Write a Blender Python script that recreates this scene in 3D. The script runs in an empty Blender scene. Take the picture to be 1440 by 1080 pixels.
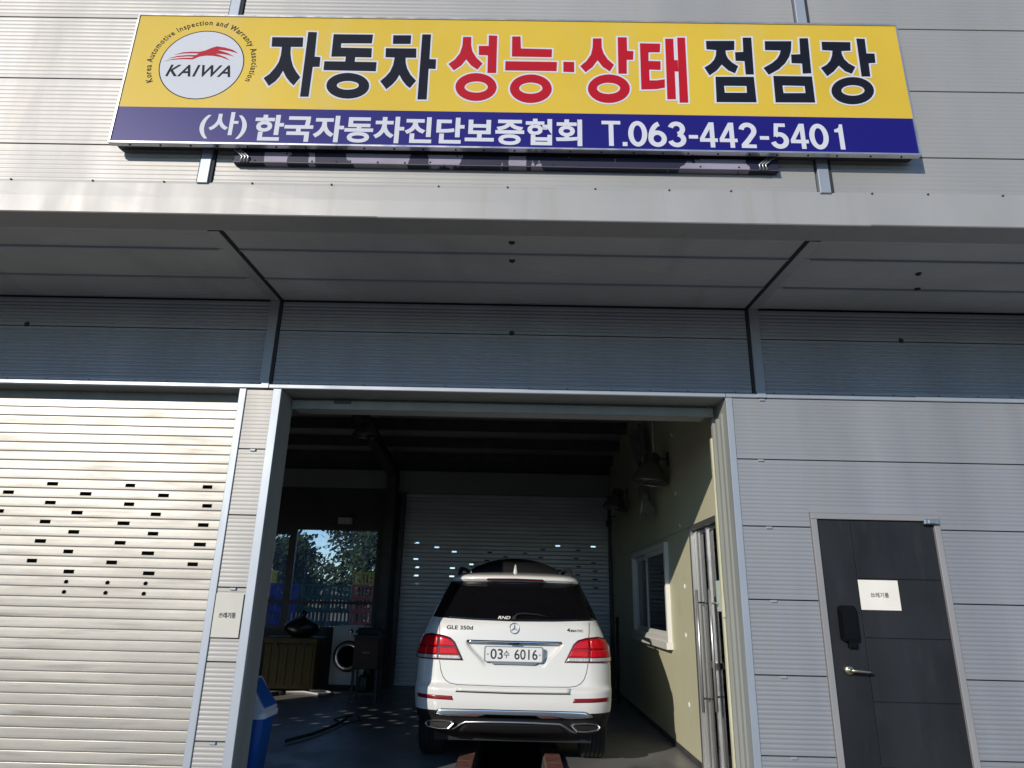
import bpy, bmesh, math, random
from math import radians as R, sin, cos, pi, sqrt, asin
from mathutils import Vector, Matrix
from mathutils.geometry import tessellate_polygon
random.seed(7)
S = bpy.context.scene
COL = S.collection

# ------------------------------------------------------------------ camera, sky, sun, exposure
cam = bpy.data.cameras.new('camera'); camo = bpy.data.objects.new('camera', cam); COL.objects.link(camo)
S.camera = camo
cam.sensor_width = 36; cam.lens = 950 / 1440 * 36; cam.clip_start = .05; cam.clip_end = 2000
PI_, YA, RO = R(17.877), R(-.636), R(1.321)
fw = Vector((sin(YA)*cos(PI_), cos(YA)*cos(PI_), sin(PI_)))
rt = Vector((cos(YA), -sin(YA), 0)); up = rt.cross(fw)
rt2 = rt*cos(RO) + up*sin(RO); up2 = -rt*sin(RO) + up*cos(RO)
m = Matrix((rt2, up2, -fw)).transposed().to_4x4(); m.translation = (0, -5.3, 1.5)
camo.matrix_world = m

SUN = Vector((.675, 1, -.446)).normalized()
w = bpy.data.worlds.new('World'); S.world = w; w.use_nodes = True
nt = w.node_tree; nt.nodes.clear()
sky = nt.nodes.new('ShaderNodeTexSky'); sky.sky_type = 'NISHITA'; sky.sun_disc = False
sky.sun_elevation = asin(-SUN.z); sky.sun_rotation = math.atan2(-SUN.x, -SUN.y)
sky.air_density = .8; sky.dust_density = 0; sky.ozone_density = 4
bg = nt.nodes.new('ShaderNodeBackground'); bg.inputs[1].default_value = .15
wo = nt.nodes.new('ShaderNodeOutputWorld')
nt.links.new(sky.outputs[0], bg.inputs[0]); nt.links.new(bg.outputs[0], wo.inputs[0])
sl = bpy.data.lights.new('sun', 'SUN'); sl.energy = 3.6; sl.angle = R(.3); sl.color = (1, .915, .80)
so = bpy.data.objects.new('sun', sl); COL.objects.link(so)
so.rotation_euler = SUN.to_track_quat('-Z', 'Y').to_euler()
S.view_settings.view_transform = 'Standard'; S.view_settings.look = 'None'
S.view_settings.exposure = 0; S.view_settings.gamma = 1; S.view_settings.use_curve_mapping = False
S.render.engine = 'CYCLES'
S.cycles.max_bounces = 8; S.cycles.diffuse_bounces = 4; S.cycles.glossy_bounces = 4; S.cycles.transparent_max_bounces = 12
S.cycles.caustics_reflective = False; S.cycles.caustics_refractive = False

# ------------------------------------------------------------------ materials
def mat(name, col, rough=.6, metal=0, coat=0, var=0, vscale=(1, 1, 1), bump=0, bscale=40, spec=.5, dark=None, dthr=(.5, .62), dscale=(1, 1, 1), rvar=0, emit=None):
    """procedural material: base colour with soft noise variation, optional dirt colour, roughness noise and fine bump, in world space"""
    M = bpy.data.materials.new(name); M.use_nodes = True
    t = M.node_tree; b = t.nodes['Principled BSDF']
    b.inputs['Base Color'].default_value = (*col, 1); b.inputs['Roughness'].default_value = rough
    b.inputs['Metallic'].default_value = metal; b.inputs['Coat Weight'].default_value = coat
    b.inputs['Coat Roughness'].default_value = .05; b.inputs['Specular IOR Level'].default_value = spec
    N = t.nodes.new; L = t.links.new
    geo = N('ShaderNodeNewGeometry')
    def noise(scale, detail=4, n=1.0):
        mp = N('ShaderNodeMapping'); mp.inputs['Scale'].default_value = scale
        L(geo.outputs['Position'], mp.inputs[0])
        x = N('ShaderNodeTexNoise'); x.inputs['Scale'].default_value = n; x.inputs['Detail'].default_value = detail
        L(mp.outputs[0], x.inputs['Vector']); return x.outputs['Fac']
    if var:
        n = noise(vscale)
        mr = N('ShaderNodeMapRange'); mr.inputs[1].default_value = .3; mr.inputs[2].default_value = .7
        mr.inputs[3].default_value = 1 - var; mr.inputs[4].default_value = 1 + var; L(n, mr.inputs[0])
        mx = N('ShaderNodeMix'); mx.data_type = 'RGBA'; mx.blend_type = 'MULTIPLY'; mx.inputs[0].default_value = 1
        mx.inputs[6].default_value = (*col, 1); L(mr.outputs[0], mx.inputs[7]); out = mx.outputs[2]
        if dark:
            n2 = noise(dscale, 6)
            r2 = N('ShaderNodeMapRange'); r2.inputs[1].default_value, r2.inputs[2].default_value = dthr; L(n2, r2.inputs[0])
            m2 = N('ShaderNodeMix'); m2.data_type = 'RGBA'; L(r2.outputs[0], m2.inputs[0]); L(out, m2.inputs[6]); m2.inputs[7].default_value = (*dark, 1); out = m2.outputs[2]
        L(out, b.inputs['Base Color'])
    if rvar:
        n = noise(tuple(v*2.3 for v in vscale))
        mr = N('ShaderNodeMapRange'); mr.inputs[1].default_value = .3; mr.inputs[2].default_value = .7
        mr.inputs[3].default_value = max(.03, rough - rvar); mr.inputs[4].default_value = rough + rvar; L(n, mr.inputs[0]); L(mr.outputs[0], b.inputs['Roughness'])
    if bump:
        n = noise((bscale,)*3)
        bp = N('ShaderNodeBump'); bp.inputs['Strength'].default_value = bump; bp.inputs['Distance'].default_value = .01
        L(n, bp.inputs['Height']); L(bp.outputs[0], b.inputs['Normal'])
    if emit:
        b.inputs['Emission Color'].default_value = (*emit[0], 1); b.inputs['Emission Strength'].default_value = emit[1]
    return M
M = {}
M['panel'] = mat('panel', (.345, .357, .38), .56, .5, var=.08, vscale=(2.2, 2.2, .35), rvar=.06, dark=(.36, .35, .345), dthr=(.55, .80), dscale=(7, 7, .4), bump=.16, bscale=2.2)
M['panel_up'] = mat('panel_up', (.40, .392, .375), .56, .36, var=.06, vscale=(1.6, 1.6, .3), rvar=.05, dark=(.40, .38, .345), dthr=(.55, .80), dscale=(6, 6, .3), bump=.16, bscale=2.0)
M['fascia'] = mat('fascia', (.41, .402, .385), .55, .3, var=.04, vscale=(3, 3, .6), rvar=.05, dark=(.36, .34, .295), dthr=(.58, .85), dscale=(9, 9, .35), bump=.12, bscale=3)
M['soffit'] = mat('soffit', (.52, .52, .50), .5, .35, var=.10, vscale=(1.3, 1.3, 1.3), rvar=.06, dark=(.40, .395, .37), dthr=(.58, .85), dscale=(3, 1.2, 1))
M['trim'] = mat('trim', (.38, .42, .47), .48, .4, var=.06, vscale=(3, 3, 1), rvar=.06)
M['dark_gap'] = mat('dark_gap', (.03, .03, .032), .8, var=.2)
M['jamb'] = mat('jamb', (.29, .305, .285), .7, 0, spec=.15, var=.08, vscale=(6, 6, 1), dark=(.28, .27, .23), dthr=(.58, .75), dscale=(10, 10, 1.5))
M['shutter'] = mat('shutter', (.39, .372, .338), .46, .55, var=.10, vscale=(1.1, 1, 7), rvar=.08, dark=(.28, .26, .23), dthr=(.56, .72), dscale=(1.3, 1, 20), bump=.16, bscale=5)
M['shutter_in'] = mat('shutter_in', (.68, .71, .76), .5, .3, var=.10, vscale=(1.1, 1, 7), rvar=.06)
M['sign_yellow'] = mat('sign_yellow', (.66, .46, .045), .5, var=.06, vscale=(.8, .8, .8), spec=.3, dark=(.64, .47, .12), dthr=(.5, .8), dscale=(3.5, 1, .6), bump=.08, bscale=2)
M['sign_blue'] = mat('sign_blue', (.011, .008, .165), .42, spec=.3, var=.08, vscale=(1, 1, 1))
M['sign_black'] = mat('sign_black', (.010, .012, .022), .6, spec=.12, var=.1)
M['sign_red'] = mat('sign_red', (.43, .006, .018), .55, spec=.2, var=.06)
M['sign_white'] = mat('sign_white', (.62, .63, .68), .55, spec=.3, var=.04)
M['emblem_grey'] = mat('emblem_grey', (.57, .59, .64), .5, spec=.3, var=.03)
M['emblem_ink'] = mat('emblem_ink', (.018, .02, .03), .6, spec=.12, var=.1)
M['alu'] = mat('alu', (.62, .62, .63), .35, .8, var=.08, vscale=(4, 4, 4), rvar=.1)
M['old_banner'] = mat('old_banner', (.30, .27, .36), .6, var=.15, vscale=(5, 5, 9), dark=(.012, .012, .04), dthr=(.48, .49), dscale=(5.5, 1, 2))  # lavender banner scraps; the dark patches paint openings onto the shaded wall
M['olive'] = mat('olive', (.60, .585, .41), .5, var=.06, vscale=(1, 1, .7), bump=.04, bscale=25, dark=(.48, .47, .33), dthr=(.6, .85), dscale=(2, 2, 2))
M['pvc'] = mat('pvc', (.72, .72, .70), .35, var=.04)
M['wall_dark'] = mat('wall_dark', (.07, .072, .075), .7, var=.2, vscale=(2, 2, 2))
M['header'] = mat('header', (.34, .355, .36), .6, var=.1, vscale=(1, 1, 1))
M['roof'] = mat('roof', (.42, .42, .43), .6, .2, var=.15)
M['steel'] = mat('steel', (.075, .075, .08), .55, .2, var=.2, vscale=(5, 5, 5))
M['floor'] = mat('floor', (.21, .212, .212), .38, var=.18, vscale=(1.2, 1.2, 1.2), rvar=.10, dark=(.085, .085, .085), dthr=(.54, .72), dscale=(1.5, .8, 1), bump=.05, bscale=12)
M['concrete'] = mat('concrete', (.195, .19, .182), .85, var=.14, vscale=(.7, .7, .7), dark=(.08, .08, .078), dthr=(.55, .75), dscale=(.8, .8, .8), bump=.3, bscale=30)
M['pit'] = mat('pit', (.06, .06, .06), .9, var=.2)
M['red_tile'] = mat('red_tile', (.17, .075, .058), .65, var=.2, vscale=(12, 12, 12), bump=.2, bscale=60, dark=(.10, .06, .05), dthr=(.55, .7), dscale=(14, 14, 14))
M['yellow_paint'] = mat('yellow_paint', (.55, .42, .05), .6, var=.2, vscale=(12, 12, 12))
M['door'] = mat('door', (.020, .0215, .025), .5, 0, spec=.2, var=.25, vscale=(3, 3, 1.2), rvar=.12, dark=(.032, .034, .037), dthr=(.56, .85), dscale=(9, 9, 2.2), bump=.06, bscale=20)
M['door_frame'] = mat('door_frame', (.30, .295, .30), .5, .2, var=.08)
M['lock_black'] = mat('lock_black', (.004, .004, .005), .3, spec=.15, var=.1)
M['brass'] = mat('brass', (.62, .53, .36), .28, 1, var=.1, vscale=(30, 30, 30))
M['chrome'] = mat('chrome', (.75, .76, .78), .08, 1, var=.02)
M['stainless'] = mat('stainless', (.50, .50, .49), .36, .9, var=.012, vscale=(6, 6, 1))
M['paper'] = mat('paper', (.80, .775, .70), .8, var=.03, vscale=(6, 6, 6), bump=.1, bscale=8)
M['paper_cream'] = mat('paper_cream', (.62, .60, .53), .8, var=.03, vscale=(6, 6, 6), bump=.1, bscale=8)
M['paper_green'] = mat('paper_green', (.55, .66, .58), .7, var=.03)
M['ink'] = mat('ink', (.03, .03, .03), .7, var=.05)
M['car_white'] = mat('car_white', (.74, .74, .715), .3, 0, coat=1, var=.012)
M['car_black'] = mat('car_black', (.013, .013, .014), .65, spec=.3, var=.1)
M['car_glass'] = mat('car_glass', (.004, .004, .005), .03, var=.05, spec=.6)
M['gloss_black'] = mat('gloss_black', (.006, .006, .007), .5, spec=.12, var=.05)
M['lamp_red'] = mat('lamp_red', (.60, .004, .012), .2, spec=.3, coat=.25, var=.15, vscale=(30, 30, 60))
M['reflector_red'] = mat('reflector_red', (.22, .006, .012), .25, coat=.5, var=.1, vscale=(60, 60, 60))
M['lamp_deep'] = mat('lamp_deep', (.10, .003, .006), .10, coat=1, var=.05)
M['lamp_clear'] = mat('lamp_clear', (.62, .58, .58), .18, .3, coat=1, var=.25, vscale=(90, 90, 5))
M['plate'] = mat('plate', (.74, .745, .75), .4, var=.02)
M['plate_ink'] = mat('plate_ink', (.02, .03, .03), .5, var=.05)
M['satin'] = mat('satin', (.42, .43, .45), .3, .9, var=.05)
M['tyre'] = mat('tyre', (.016, .016, .017), .75, var=.2, vscale=(20, 20, 20))
M['washer'] = mat('washer', (.72, .72, .70), .3, var=.03)
M['dark_plastic'] = mat('dark_plastic', (.02, .02, .022), .35, var=.1)
M['cab_brown'] = mat('cab_brown', (.10, .055, .045), .6, var=.2, vscale=(4, 4, 4))
M['mustard'] = mat('mustard', (.11, .082, .018), .6, var=.15, vscale=(4, 4, 4))
M['bin_blue'] = mat('bin_blue', (.008, .10, .42), .35, var=.05)
M['bin_white'] = mat('bin_white', (.62, .67, .74), .4, var=.04)
M['hose'] = mat('hose', (.50, .50, .47), .5, var=.05)
M['lamp_shade'] = mat('lamp_shade', (.20, .20, .19), .4, .6, var=.1, rvar=.05)
M['reflector'] = mat('reflector', (.8, .8, .8), .2, 1, var=.1, vscale=(40, 40, 40))
M['bark'] = mat('bark', (.09, .065, .045), .9, var=.3, vscale=(9, 9, 3), bump=.4, bscale=30)
M['leaf'] = mat('leaf', (.03, .052, .02), .85, spec=.15, var=.35, vscale=(1.4, 1.4, 1.4))
for n, c in (('blue', (.05, .08, .55)), ('green', (.02, .15, .10)), ('red', (.78, .14, .04)), ('yellow', (.80, .52, .03))):
    M['crate_'+n] = mat('crate_'+n, c, .45, var=.12, vscale=(3, 3, 3))
M['crate_dark'] = mat('crate_dark', (.02, .05, .04), .6, var=.15)
M['yard_wall'] = mat('yard_wall', (.10, .10, .098), .9, var=.15, vscale=(2, 2, 2))
M['foil'] = mat('foil', (.30, .31, .28), .35, .3, var=.2, vscale=(9, 9, 9))
def glass_mat(name, tint, dust=0):
    G = bpy.data.materials.new(name); G.use_nodes = True; t = G.node_tree; t.nodes.clear()
    o = t.nodes.new('ShaderNodeOutputMaterial'); a = t.nodes.new('ShaderNodeBsdfTransparent'); a.inputs[0].default_value = (*tint, 1)
    g = t.nodes.new('ShaderNodeBsdfGlossy'); g.inputs['Roughness'].default_value = .02
    f = t.nodes.new('ShaderNodeFresnel'); f.inputs[0].default_value = 1.5
    mx = t.nodes.new('ShaderNodeMixShader'); t.links.new(f.outputs[0], mx.inputs[0]); t.links.new(a.outputs[0], mx.inputs[1]); t.links.new(g.outputs[0], mx.inputs[2]); out = mx.outputs[0]
    if dust:      # dusty film: streaky scattering layer on the pane
        d = t.nodes.new('ShaderNodeBsdfTranslucent'); d.inputs[0].default_value = (.62, .66, .70, 1)
        ge = t.nodes.new('ShaderNodeNewGeometry'); mp = t.nodes.new('ShaderNodeMapping'); mp.inputs['Scale'].default_value = (14, 14, 1.2)
        no = t.nodes.new('ShaderNodeTexNoise'); no.inputs['Scale'].default_value = 1; no.inputs['Detail'].default_value = 5
        mr = t.nodes.new('ShaderNodeMapRange'); mr.inputs[1].default_value = .3; mr.inputs[2].default_value = .75; mr.inputs[3].default_value = dust*.5; mr.inputs[4].default_value = dust*1.8
        m2 = t.nodes.new('ShaderNodeMixShader')
        t.links.new(ge.outputs['Position'], mp.inputs[0]); t.links.new(mp.outputs[0], no.inputs['Vector']); t.links.new(no.outputs['Fac'], mr.inputs[0])
        t.links.new(mr.outputs[0], m2.inputs[0]); t.links.new(out, m2.inputs[1]); t.links.new(d.outputs[0], m2.inputs[2]); out = m2.outputs[0]
    t.links.new(out, o.inputs[0])
    return G
M['glass'] = glass_mat('glass', (.78, .80, .82), .08)
M['glass_dark'] = glass_mat('glass_dark', (.28, .29, .29))
M['screen'] = glass_mat('screen', (.35, .36, .36))

# ------------------------------------------------------------------ builders
class MB:
    def __init__(s, smooth=False): s.v = []; s.f = []; s.smooth = smooth
    def add(s, vs, fs):
        b = len(s.v); s.v += [tuple(v) for v in vs]; s.f += [tuple(b+i for i in f) for f in fs]; return s
    def box(s, x0, x1, y0, y1, z0, z1):
        if x0 > x1: x0, x1 = x1, x0
        if y0 > y1: y0, y1 = y1, y0
        if z0 > z1: z0, z1 = z1, z0
        return s.add([(x0, y0, z0), (x1, y0, z0), (x1, y1, z0), (x0, y1, z0), (x0, y0, z1), (x1, y0, z1), (x1, y1, z1), (x0, y1, z1)],
                     [(0, 3, 2, 1), (4, 5, 6, 7), (0, 1, 5, 4), (1, 2, 6, 5), (2, 3, 7, 6), (3, 0, 4, 7)])
    def bbox(s, x0, x1, y0, y1, z0, z1, b=.004):
        """box with a chamfer on its front (-y) face"""
        s.add([(x0, y0+b, z0), (x1, y0+b, z0), (x1, y0+b, z1), (x0, y0+b, z1), (x0+b, y0, z0+b), (x1-b, y0, z0+b), (x1-b, y0, z1-b), (x0+b, y0, z1-b),
               (x0, y1, z0), (x1, y1, z0), (x1, y1, z1), (x0, y1, z1)],
              [(4, 5, 6, 7), (0, 1, 5, 4), (1, 2, 6, 5), (2, 3, 7, 6), (3, 0, 4, 7), (0, 8, 9, 1), (1, 9, 10, 2), (2, 10, 11, 3), (3, 11, 8, 0), (8, 11, 10, 9)])
        return s
    def tube(s, pts, r, n=8, closed=False, cap=True):
        pts = [Vector(p) for p in pts]; b = len(s.v); k = len(pts)
        rs = r if isinstance(r, (list, tuple)) else [r]*k
        prev = None
        for i, p in enumerate(pts):
            if closed: d = pts[(i+1) % k]-pts[i-1]
            else: d = pts[min(i+1, k-1)]-pts[max(i-1, 0)]
            d.normalize()
            a = prev if prev is not None else (Vector((0, 0, 1)) if abs(d.z) < .9 else Vector((1, 0, 0)))
            u = (a - d*a.dot(d)).normalized(); v = d.cross(u); prev = u
            for j in range(n):
                t = 2*pi*j/n; s.v.append(tuple(p+u*cos(t)*rs[i]+v*sin(t)*rs[i]))
        for i in range(k if closed else k-1):
            i2 = (i+1) % k
            for j in range(n):
                j2 = (j+1) % n; s.f.append((b+i*n+j, b+i*n+j2, b+i2*n+j2, b+i2*n+j))
        if cap and not closed:
            s.f.append(tuple(b+j for j in range(n))[::-1]); s.f.append(tuple(b+(k-1)*n+j for j in range(n)))
        return s
    def lathe(s, prof, n=24, mtx=None):
        """profile of (r, h) about local z"""
        b = len(s.v)
        for r, h in prof:
            for j in range(n):
                t = 2*pi*j/n; p = Vector((r*cos(t), r*sin(t), h)); s.v.append(tuple(mtx @ p if mtx else p))
        for i in range(len(prof)-1):
            for j in range(n):
                j2 = (j+1) % n; s.f.append((b+i*n+j, b+i*n+j2, b+(i+1)*n+j2, b+(i+1)*n+j))
        return s
    def poly(s, outer, fn, holes=()):
        """flat polygon (with holes) in 2D mapped through fn(u, v)"""
        loops = [[Vector((p[0], p[1], 0)) for p in outer]] + [[Vector((p[0], p[1], 0)) for p in h] for h in holes]
        flat = [p for l in loops for p in l]
        return s.add([fn(p.x, p.y) for p in flat], tessellate_polygon(loops))
    def prism(s, outer, fn, d):
        """closed 2D polygon extruded: fn(u, v, w) with w from 0 to d"""
        n = len(outer)
        s.poly(outer, lambda u, v: fn(u, v, 0)); s.poly(outer, lambda u, v: fn(u, v, d))
        b = len(s.v); s.v += [tuple(fn(p[0], p[1], 0)) for p in outer] + [tuple(fn(p[0], p[1], d)) for p in outer]
        s.f += [(b+i, b+(i+1) % n, b+n+(i+1) % n, b+n+i) for i in range(n)]
        return s
    def build(s, name, material, parent=None, loc=None, weld=False):
        me = bpy.data.meshes.new(name); me.from_pydata(s.v, [], s.f)
        if weld or s.smooth:
            bm = bmesh.new(); bm.from_mesh(me)
            if weld: bmesh.ops.remove_doubles(bm, verts=bm.verts, dist=1e-5)
            bmesh.ops.recalc_face_normals(bm, faces=bm.faces); bm.to_mesh(me); bm.free()
        if s.smooth: me.polygons.foreach_set('use_smooth', [True]*len(me.polygons))
        me.materials.append(material if not isinstance(material, str) else M[material]); me.update()
        return link(name, me, parent, loc)
def link(name, me, parent=None, loc=None):
    o = bpy.data.objects.new(name, me); COL.objects.link(o)
    if parent: o.parent = parent
    if loc: o.location = loc
    return o
def thing(name, label, cat, loc=(0, 0, 0), rz=0, group=None):
    o = bpy.data.objects.new(name, None); COL.objects.link(o); o.location = loc; o.rotation_euler.z = rz
    o.empty_display_size = .2
    return tag(o, label, cat, group)
def tag(o, label, cat, group=None):
    o['label'] = label; o['category'] = cat
    if group: o['group'] = group
    return o
def structure(o): o['kind'] = 'structure'; return o
def copy_thing(root, loc, rz=0, label=None):
    r = root.copy(); COL.objects.link(r); r.location = loc; r.rotation_euler.z = rz
    if label: r['label'] = label
    for ch in list(root.children):
        c = ch.copy(); COL.objects.link(c); c.parent = r
        for g in list(ch.children):
            d = g.copy(); COL.objects.link(d); d.parent = c
    return r
def text_geo(body, bold=0., shear=0., res=4, space=1.):
    """glyph outlines of the built-in font as flat vertices and faces, scaled later"""
    c = bpy.data.curves.new('glyphs', 'FONT'); c.body = body; c.offset = bold; c.shear = shear; c.resolution_u = res; c.space_character = space
    o = bpy.data.objects.new('glyphs', c); COL.objects.link(o); bpy.context.view_layer.update()
    me = bpy.data.meshes.new_from_object(o.evaluated_get(bpy.context.evaluated_depsgraph_get()))
    vs = [(v.co.x, v.co.y) for v in me.vertices]; fs = [tuple(p.vertices) for p in me.polygons]
    bpy.data.objects.remove(o); bpy.data.curves.remove(c); bpy.data.meshes.remove(me)
    return vs, fs
def text_on(name, body, box, fn, material, parent, bold=0., shear=0., space=1.):
    """text fitted to box (u0, u1, v0, v1) and mapped through fn(u, v)"""
    vs, fs = text_geo(body, bold, shear, space=space)
    xs = [v[0] for v in vs]; ys = [v[1] for v in vs]; a, b, c, d = min(xs), max(xs), min(ys), max(ys)
    g = lambda p: fn(box[0]+(p[0]-a)/(b-a)*(box[1]-box[0]), box[2]+(p[1]-c)/(d-c)*(box[3]-box[2]))
    return MB().add([g(v) for v in vs], fs).build(name, material, parent)
def ellipse(cx, cy, rx, ry, n=40): return [(cx+rx*cos(2*pi*i/n), cy+ry*sin(2*pi*i/n)) for i in range(n)]
def grow(poly, d):
    """offset a closed polygon outward by d (mitred)"""
    A = sum(poly[i-1][0]*poly[i][1]-poly[i][0]*poly[i-1][1] for i in range(len(poly)))
    sg = 1 if A > 0 else -1; out = []; n = len(poly)
    for i in range(n):
        p0, p1, p2 = Vector(poly[i-1]), Vector(poly[i]), Vector(poly[(i+1) % n])
        a = (p1-p0).normalized(); b = (p2-p1).normalized()
        na = Vector((a.y, -a.x))*sg; nb = Vector((b.y, -b.x))*sg
        k = na+nb; l = k.length_squared
        q = p1 + (k*(2*d/l) if l > .35 else na*d)
        out.append((q.x, q.y))
    return out

# ------------------------------------------------------------------ ground
BX0, BX1, BY0, BY1 = -12.0, 8.0, 0.0, 8.2
g = MB()
for a in ((-400, 400, -400, -.0), (-400, 400, BY1, 400), (-400, BX0, 0, BY1), (BX1, 400, 0, BY1)):
    x0, x1, y0, y1 = a; g.add([(x0, y0, 0), (x1, y0, 0), (x1, y1, 0), (x0, y1, 0)], [(0, 1, 2, 3)])
structure(g.build('ground', 'concrete'))
PX0, PX1, PY0, PY1 = -.36, .32, .7, 6.6          # inspection pit under the car
g = MB()
for a in ((BX0, PX0, 0, BY1), (PX1, BX1, 0, BY1), (PX0, PX1, 0, PY0), (PX0, PX1, PY1, BY1)):
    x0, x1, y0, y1 = a; g.add([(x0, y0, 0), (x1, y0, 0), (x1, y1, 0), (x0, y1, 0)], [(0, 1, 2, 3)])
floor = structure(g.build('floor', 'floor'))
p = MB()
p.add([(PX0, PY0, -1.5), (PX1, PY0, -1.5), (PX1, PY1, -1.5), (PX0, PY1, -1.5), (PX0, PY0, 0), (PX1, PY0, 0), (PX1, PY1, 0), (PX0, PY1, 0)],
      [(0, 1, 2, 3), (0, 1, 5, 4), (1, 2, 6, 5), (2, 3, 7, 6), (3, 0, 4, 7)]).build('pit_lining', 'pit', floor)
tile = MB().box(-.075, .075, -.145, .145, 0, .045)
for side in (-1, 1):
    for k in range(13):
        x = (PX0 - .085) if side < 0 else (PX1 + .085)
        y = .9 + k*.3
        if k == 0: tm = tile.build('pit_edge_tile', 'red_tile', floor, (x, y, .002)) if side < 0 else link('pit_edge_tile', tm.data, floor, (x, y, .002))
        else: o = link('pit_edge_tile', tm.data, floor, (x, y, .002)); o.rotation_euler.z = random.uniform(-.012, .012)

# ------------------------------------------------------------------ the warehouse
B = thing('warehouse', 'grey metal clad warehouse with deep overhang above an open garage bay', 'building')
GAP = .004
def ribbed(mb, x0, x1, v0, v1, fn, pitch=.0312, d=.0019, flat=.016, ends=True, top=None):
    v0 += GAP; v1 -= GAP
    pr = [(v0, -.022), (v0, -.002), (v0+.002, 0), (v0+flat, 0)]
    v = v0+flat
    while v + pitch < v1 - (top or flat)*.7:
        pr += [(v+pitch*.30, 0), (v+pitch*.55, -d), (v+pitch*.72, -d), (v+pitch, 0)]; v += pitch
    pr += [(v1-.002, 0), (v1, -.002), (v1, -.022)]
    n = len(pr)
    mb.add([fn(x0, a, b) for a, b in pr] + [fn(x1, a, b) for a, b in pr], [(i, n+i, n+i+1, i+1) for i in range(n-1)])
    if ends: mb.add([fn(x, a, b) for x in (x0, x1) for a, b in ((v0, -.022), (v0, 0), (v1, 0), (v1, -.022))], [(0, 1, 2, 3), (4, 7, 6, 5)])
    return mb
low = lambda x, v, n: (x, -n, v)
UPY = -1.5
upf = lambda x, v, n: (x, UPY-n, v)
sz = lambda y: 3.925 + .05*y                       # soffit falls slightly towards its outer lip
sof = lambda x, v, n: (x, v, sz(v)-n)
XL, XR = -2.09, 1.965                              # the two vertical joints
# cores behind the cladding
c = MB()
c.box(1.745, BX1, .024, .2, 0, 3.95); c.box(-2.24, -1.96, .024, .28, 0, 3.13); c.box(BX0, BX1, .024, .2, 3.17, 3.95)
c.box(-6.6, -6.3, .024, .28, 0, 3.13); c.box(-7.4, -6.6, .024, .28, 0, 3.13); c.box(BX0, -10.3, .024, .28, 0, 3.13)
c.box(BX0, BX1, UPY+.024, UPY+.14, 3.9, 6.4); c.box(BX0, BX1, UPY+.14, .024, sz(0)+.06, 4.12)
c.box(BX0, BX1, UPY+.14, .2, 6.3, 6.4); c.box(BX0, BX1, .1, .2, 3.95, 6.3)
c.build('wall_core', 'dark_gap', B)
# lower right cladding with the door cut out
DX0, DX1, DZ = 2.268, 3.252, 2.206
rows = [0, .515, 1.037, 1.558, 2.098, 2.622, 3.128]
for i in range(6):
    v0, v1 = rows[i], rows[i+1]
    if v1 <= DZ:
        ribbed(MB(), 1.742, DX0-.003, v0, v1, low).build('wall_panel', 'panel', B); ribbed(MB(), DX1+.003, BX1, v0, v1, low).build('wall_panel', 'panel', B)
    elif v0 < DZ:
        q = ribbed(MB(), 1.742, DX0-.003, v0, v1, low); ribbed(q, DX1+.003, BX1, v0, v1, low)
        k = int((DZ-v0)/.0312)+2; zc = v0+GAP+.016+.0312*3-.0005
        ribbed(q, DX0-.003, DX1+.003, DZ+.003-GAP, v1, low, flat=v0+GAP+.016+.0312*4-DZ-.003, ends=False, top=.016).build('wall_panel', 'panel', B)
    else: ribbed(MB(), 1.742, BX1, v0, v1, low).build('wall_panel', 'panel', B)
# pier strip between the two bays
pr = [0, .29, .85, 1.37, 1.90, 2.50, 2.79, 3.122]
pr = [0, .515, 1.037, 1.20, 1.558, 2.098, 2.622, 3.122]
for i in range(len(pr)-1):
    ribbed(MB(), -2.24, -2.022, pr[i], pr[i+1], lambda x, v, n: (x, .006-n, v), d=.0012).build('pier_panel', 'panel_up', B)
# lintel band and soffit and upper facade, three bays each
bays = [(BX0, XL-.10), (XL+.045, XR-.045), (XR+.10, BX1)]
bays = [(BX0, XL-.055), (XL+.055, XR-.055), (XR+.055, BX1)]
for a, b in bays:
    ribbed(MB(), a, b, 3.168, 3.648, low, d=.0075).build('lintel_panel', 'panel', B)
    ribbed(MB(), a, b, 3.648, 3.916, low, d=.0075).build('lintel_panel', 'panel', B)
    for v0, v1 in ((-.47, -.004), (-.975, -.47), (-1.26, -.975)):
        ribbed(MB(), a, b, v0, v1, sof, d=.0042).build('soffit_panel', 'soffit', B)
    for v0, v1 in ((4.06, 4.353), (4.353, 4.89), (4.89, 5.428), (5.428, 5.965), (5.965, 6.4)):
        ribbed(MB(), a, b, v0, v1, upf, pitch=.0335, d=.0017).build('upper_panel', 'panel_up', B)
MB().add([(BX0, -1.27, sz(-1.27)+.024), (BX1, -1.27, sz(-1.27)+.024), (BX1, -.0, sz(0)+.024), (BX0, 0, sz(0)+.024)], [(0, 1, 2, 3)]).build('soffit_backing', 'dark_gap', B)
# added strips at the soffit seams, standing in for edges catching light
for y in (-.47, -.975):
    MB().box(BX0, XL-.1, y-.006, y+.008, sz(y)-.014, sz(y)+.01).box(XL+.06, XR-.06, y-.006, y+.008, sz(y)-.014, sz(y)+.01).box(XR+.1, BX1, y-.006, y+.008, sz(y)-.014, sz(y)+.01).build('soffit_strip', 'trim', B)
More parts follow.
